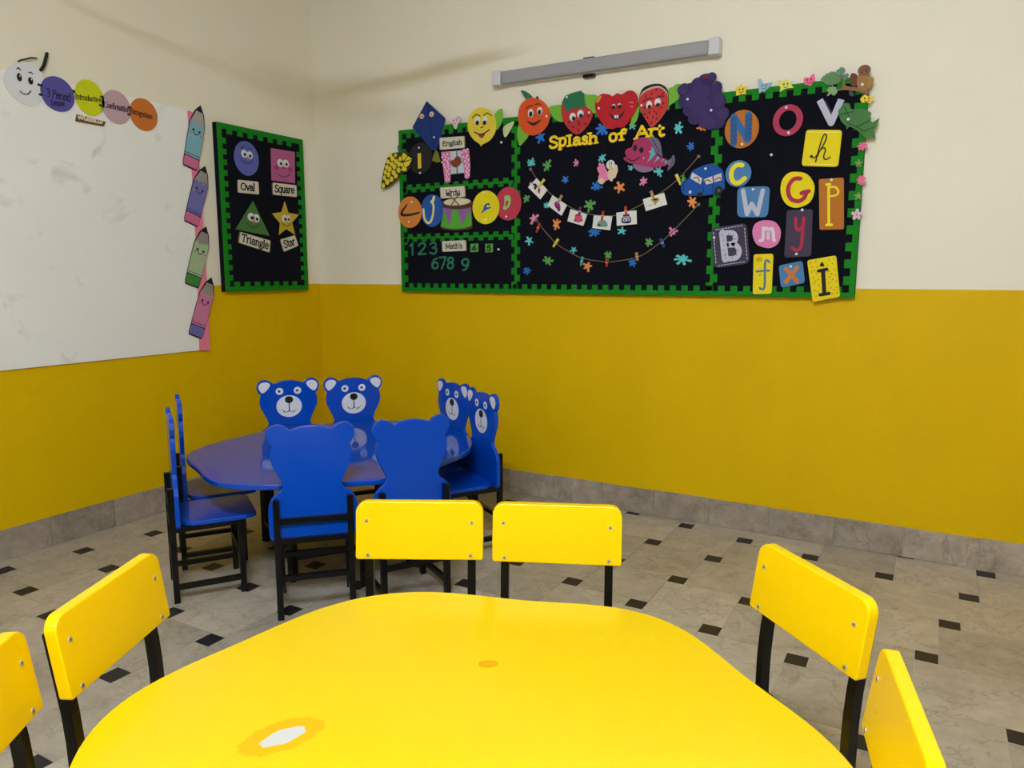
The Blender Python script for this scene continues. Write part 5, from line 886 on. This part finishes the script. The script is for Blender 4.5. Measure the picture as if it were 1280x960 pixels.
word_card('cream name card that reads Oval', [(-0.6731,1.7218),(-0.5139,1.7246),(-0.514,1.7998),(-0.67,1.7956)], 'Oval', [(-0.6499,1.7419),(-0.5473,1.7421),(-0.5447,1.7834),(-0.6474,1.7801)], .0078, 'L', group=SN)
word_card('cream name card that reads Square', [(-0.415,1.7335),(-0.2126,1.736),(-0.2128,1.8102),(-0.4126,1.8066)], 'Square', [(-0.3985,1.7395),(-0.2401,1.7445),(-0.2369,1.8008),(-0.3952,1.7941)], .0078, 'L', group=SN)
word_card('tilted cream name card that reads Triangle', [(-0.6878,1.4424),(-0.4538,1.3898),(-0.4423,1.4634),(-0.6727,1.5062)], 'Triangle', [(-0.6696,1.4416),(-0.4693,1.3985),(-0.4598,1.4567),(-0.6569,1.4946)], .0078, 'L', group=SN)
word_card('tilted cream name card that reads Star', [(-0.3448,1.3971),(-0.2183,1.4402),(-0.245,1.5058),(-0.3716,1.4724)], 'Star', [(-0.3382,1.4207),(-0.2461,1.4488),(-0.2567,1.4903),(-0.3492,1.4655)], .0078, 'L', group=SN)

# ================================================================ WHITEBOARD AND ITS DECORATION
FR['W'] = FR['L']
mb = MB('L'); mb.rect(-3.33, -.893, .846, 2.127, .0005, .0115); wb = tag(mb.build('whiteboard', WB, bevel=.001), 'smudged frameless whiteboard on the left wall', 'whiteboard')
nt = WB.node_tree; b = nt.nodes['Principled BSDF']; old = b.inputs['Base Color'].links[0].from_socket
tc = nt.nodes.new('ShaderNodeTexCoord'); nz = nt.nodes.new('ShaderNodeTexNoise'); nz.inputs['Scale'].default_value = 6.5; nz.inputs['Detail'].default_value = 6; nz.inputs['Distortion'].default_value = .8
nt.links.new(tc.outputs['Object'], nz.inputs['Vector']); mr = nt.nodes.new('ShaderNodeMapRange'); mr.inputs[1].default_value = .61; mr.inputs[2].default_value = .78; mr.inputs[3].default_value = 0; mr.inputs[4].default_value = .3
nt.links.new(nz.outputs['Fac'], mr.inputs[0]); mx = nt.nodes.new('ShaderNodeMix'); mx.data_type = 'RGBA'; mx.inputs[7].default_value = (*lin((120, 120, 120)), 1)
nt.links.new(mr.outputs[0], mx.inputs[0]); nt.links.new(old, mx.inputs[6]); nt.links.new(mx.outputs[2], b.inputs['Base Color'])
PK = paper('pink_tape', (236, 128, 156))
Cut('pink_strip', 'pink paper strip down the right edge of the whiteboard', 'paper strip', [(-0.9654,0.846),(-0.8949,0.8397),(-0.8903,1.3193),(-0.8909,1.7496),(-0.8999,2.12),(-0.949,2.1234),(-0.9438,1.786),(-0.9471,1.3186)], PK, 'W', 0, .001)
PC = [('light_blue', (126, 180, 196)), ('periwinkle', (112, 110, 176)), ('pale_green', (166, 188, 148)), ('rose', (206, 124, 160))]
SIL = mat('silver_foil', (176, 172, 172), .3, metal=.5)
for tip, bot, bi, er, lab in (([(-0.867,2.1645)][0], [(-0.9569,1.8247)][0], 0, ('pencil_pink', (206, 112, 152)), 'light blue smiling paper pencil at the top of the whiteboard edge'),
                              ([(-0.8596,1.8486)][0], [(-0.9728,1.5302)][0], 1, ('pencil_pink', (206, 112, 152)), 'periwinkle smiling paper pencil with pink eraser'),
                              ([(-0.8768,1.5246)][0], [(-0.9912,1.1999)][0], 2, ('pencil_green', (62, 130, 58)), 'pale green smiling paper pencil with green eraser'),
                              ([(-0.8599,1.2465)][0], [(-0.989,0.9235)][0], 3, ('pencil_lilac', (112, 110, 176)), 'pink smiling paper pencil lowest on the whiteboard edge')):
    T, Bt = Vector(tip), Vector(bot); ax = (Bt-T); Lp = ax.length; ax.normalize(); sd = Vector((-ax.y, ax.x))
    def X(s, t): q = T+ax*(s*Lp)+sd*(t*.048); return (q.x, q.y)
    c = Cut('paper_pencil', lab, 'paper pencil', [X(0, 0), X(.12, .62), X(.30, 1.0), X(.55, 1.02), X(.95, .98), X(1, .85), X(1, -.85), X(.95, -.98), X(.55, -1.02), X(.30, -1.0), X(.12, -.62)], INK, 'W', .5, .002, 'smiling paper pencils')
    zig = [(.31, -.93), (.27, -.6), (.33, -.3), (.28, 0), (.33, .3), (.27, .6), (.31, .93)]
    c.on('wood', [X(.11, -.42), X(.11, .42)]+[X(s, t) for s, t in [(.30, .93)]+zig[::-1]+[(.30, -.93)]], SIL, 0)
    c.on('lead', [X(.005, 0), X(.11, .42), X(.11, -.42)], BLACKP, .5)
    c.on('body', [X(s, t) for s, t in zig]+[X(.55, .96), X(.78, .95), X(.78, -.95), X(.55, -.96)], paper('pencil_body_'+PC[bi][0], PC[bi][1]), 0)
    c.on('band', [X(.79, .95), X(.815, .95), X(.815, -.95), X(.79, -.95)], paper('pencil_body_'+PC[bi][0], PC[bi][1]), 0)
    c.on('eraser', rounded([X(.83, .94), X(.98, .92), X(.98, -.92), X(.83, -.94)], .2, 3), paper(*er), 0)
    sg = 1 if X(.4, 1)[0] > X(.4, -1)[0] else -1
    c.on('eye', [ell((*X(.41, .4), .007, .007), 10), ell((*X(.41, -.4), .007, .007), 10)], BLACKP, 1); c.line('smile', [X(.44, -.35), X(.475, 0), X(.44, .35)], .004, INK, 1)
    c.on('cheek', [ell((*X(.455, .66), .007, .006), 8), ell((*X(.455, -.66), .007, .006), 8)], paper('pencil_cheek', (214, 110, 130)), 1)
# caterpillar
c = Cut('caterpillar_decoration', 'paper caterpillar with a white face and four coloured discs along the whiteboard top', 'caterpillar cutout', smooth([(-1.8552,2.0908),(-1.8448,2.1175),(-1.8223,2.147),(-1.7906,2.1702),(-1.7572,2.1774),(-1.7269,2.1759),(-1.7027,2.1627),(-1.6875,2.1413),(-1.6842,2.1137),(-1.6863,2.0736),(-1.6967,2.0374),(-1.7161,2.0115),(-1.7457,1.9969),(-1.7736,1.9959),(-1.8002,2.0048),(-1.823,2.0211),(-1.8423,2.0446),(-1.8534,2.0668)], 3), mat('head_paper', (226, 226, 230), .7), 'W', .2, .002)
for e, pe in (((-1.7909,2.1075,0.01,0.0169), (-1.7882,2.1136,0.0025,0.0039)), ((-1.7446,2.1022,0.0102,0.0154), (-1.7413,2.1085,0.0026,0.0037))):
    o = c.on('eye', ell(e, 18), INK, 1); c.on('eye_glint', ell(pe, 10), WHITE, 2, parent=o)
c.line('brow', [[(-1.7974,2.1404),(-1.7901,2.1462),(-1.7832,2.1381)], [(-1.7486,2.1356),(-1.7413,2.1392),(-1.734,2.1333)]], .004, INK, 1); c.line('smile', [(-1.7921,2.0493),(-1.7818,2.0417),(-1.7682,2.0408),(-1.7565,2.0476),(-1.7484,2.0595)], .004, INK, 1)
mb = MB('L'); mb.stroke(smooth([(-1.6975,2.1574),(-1.6845,2.1758),(-1.6734,2.2038),(-1.6634,2.2357)], 4, False), .013, .014, .020); mb.build('antenna', BLACKP, c.o)
mb = MB('L'); mb.stroke(smooth([(-1.7882,2.1727),(-1.7789,2.1803),(-1.7504,2.1926),(-1.7329,2.2014),(-1.7104,2.2034)], 4, False), .006, .014, .019); mb.build('antenna', BLACKP, c.o)
c2d = c.d
for e, m, txt in (((-1.6303,2.0697,0.076,0.0758), paper('disc_violet', (88, 82, 158)), (('3 Period', [(-1.683,2.0489),(-1.5759,2.048),(-1.5729,2.0829),(-1.6797,2.0863)]), ('Lesson', [(-1.6659,2.0161),(-1.6054,2.0214),(-1.6034,2.0445),(-1.6639,2.0389)]))),
                  ((-1.4817,2.0831,0.071,0.0804), paper('disc_lemon', (206, 212, 16)), (('Introduction', [(-1.553,2.063),(-1.4233,2.0736),(-1.4215,2.0949),(-1.5507,2.09)]),)),
                  ((-1.3508,2.0651,0.0736,0.0774), paper('disc_blush', (196, 162, 172)), (('Confirmation', [(-1.4151,2.0532),(-1.2846,2.0509),(-1.2822,2.0806),(-1.413,2.0792)]),)),
                  ((-1.2081,2.055,0.0764,0.0781), paper('disc_tangerine', (206, 116, 46)), (('Recognition', [(-1.2842,2.0425),(-1.163,2.0318),(-1.1605,2.0654),(-1.2814,2.078)]),))):
    o = c.on('body_disc', ell(e, 36), m, -.5+.8*(e[0] > -1.3), th=.0012)
    for t, q in txt: write('lettering', t, q, INK, 'L', c.d+.0022, .0026, o)
for q in ([(-1.713,2.093),(-1.699,2.0916)], [(-1.7111,2.0518),(-1.7008,2.0522)], [(-1.5591,2.0988),(-1.554,2.0946)], [(-1.4272,2.0983),(-1.4164,2.0977)], [(-1.4354,2.0585),(-1.4238,2.0561)], [(-1.2889,2.0766),(-1.2805,2.0753)], [(-1.2937,2.0417),(-1.2843,2.0415)]): c.line('connector', q, .010, BLACKP, 2, sm=False)
c = Cut('word_plaque', 'small light wooden word plaque under the yellow disc', 'plaque', [(-1.5586,1.9644),(-1.4235,1.9635),(-1.4117,1.9858),(-1.5504,1.9961)], paper('plaque_wood', (104, 78, 50)), 'W', .3, .004)
PLQ = paper('plaque_letters', (226, 206, 170))
c.line('lettering', [[(-1.5462,1.9897),(-1.5417,1.9771),(-1.5346,1.9895),(-1.5285,1.9776),(-1.5228,1.9903)], [(-1.5173,1.9881),(-1.5168,1.9769),(-1.5073,1.9768)], [(-1.503,1.9883),(-1.506,1.9761)], [(-1.4945,1.9875),(-1.4993,1.9763),(-1.4883,1.9764),(-1.486,1.9868)], [(-1.4801,1.9878),(-1.4831,1.9755),(-1.4715,1.9756),(-1.4696,1.9859),(-1.4793,1.9861)], [(-1.4633,1.9861),(-1.4657,1.9748),(-1.456,1.9746)], [(-1.4487,1.9859),(-1.4521,1.9743),(-1.4398,1.9755),(-1.4375,1.9851)], [(-1.4316,1.9851),(-1.435,1.9745)]], .007, PLQ, .6, sm=False)
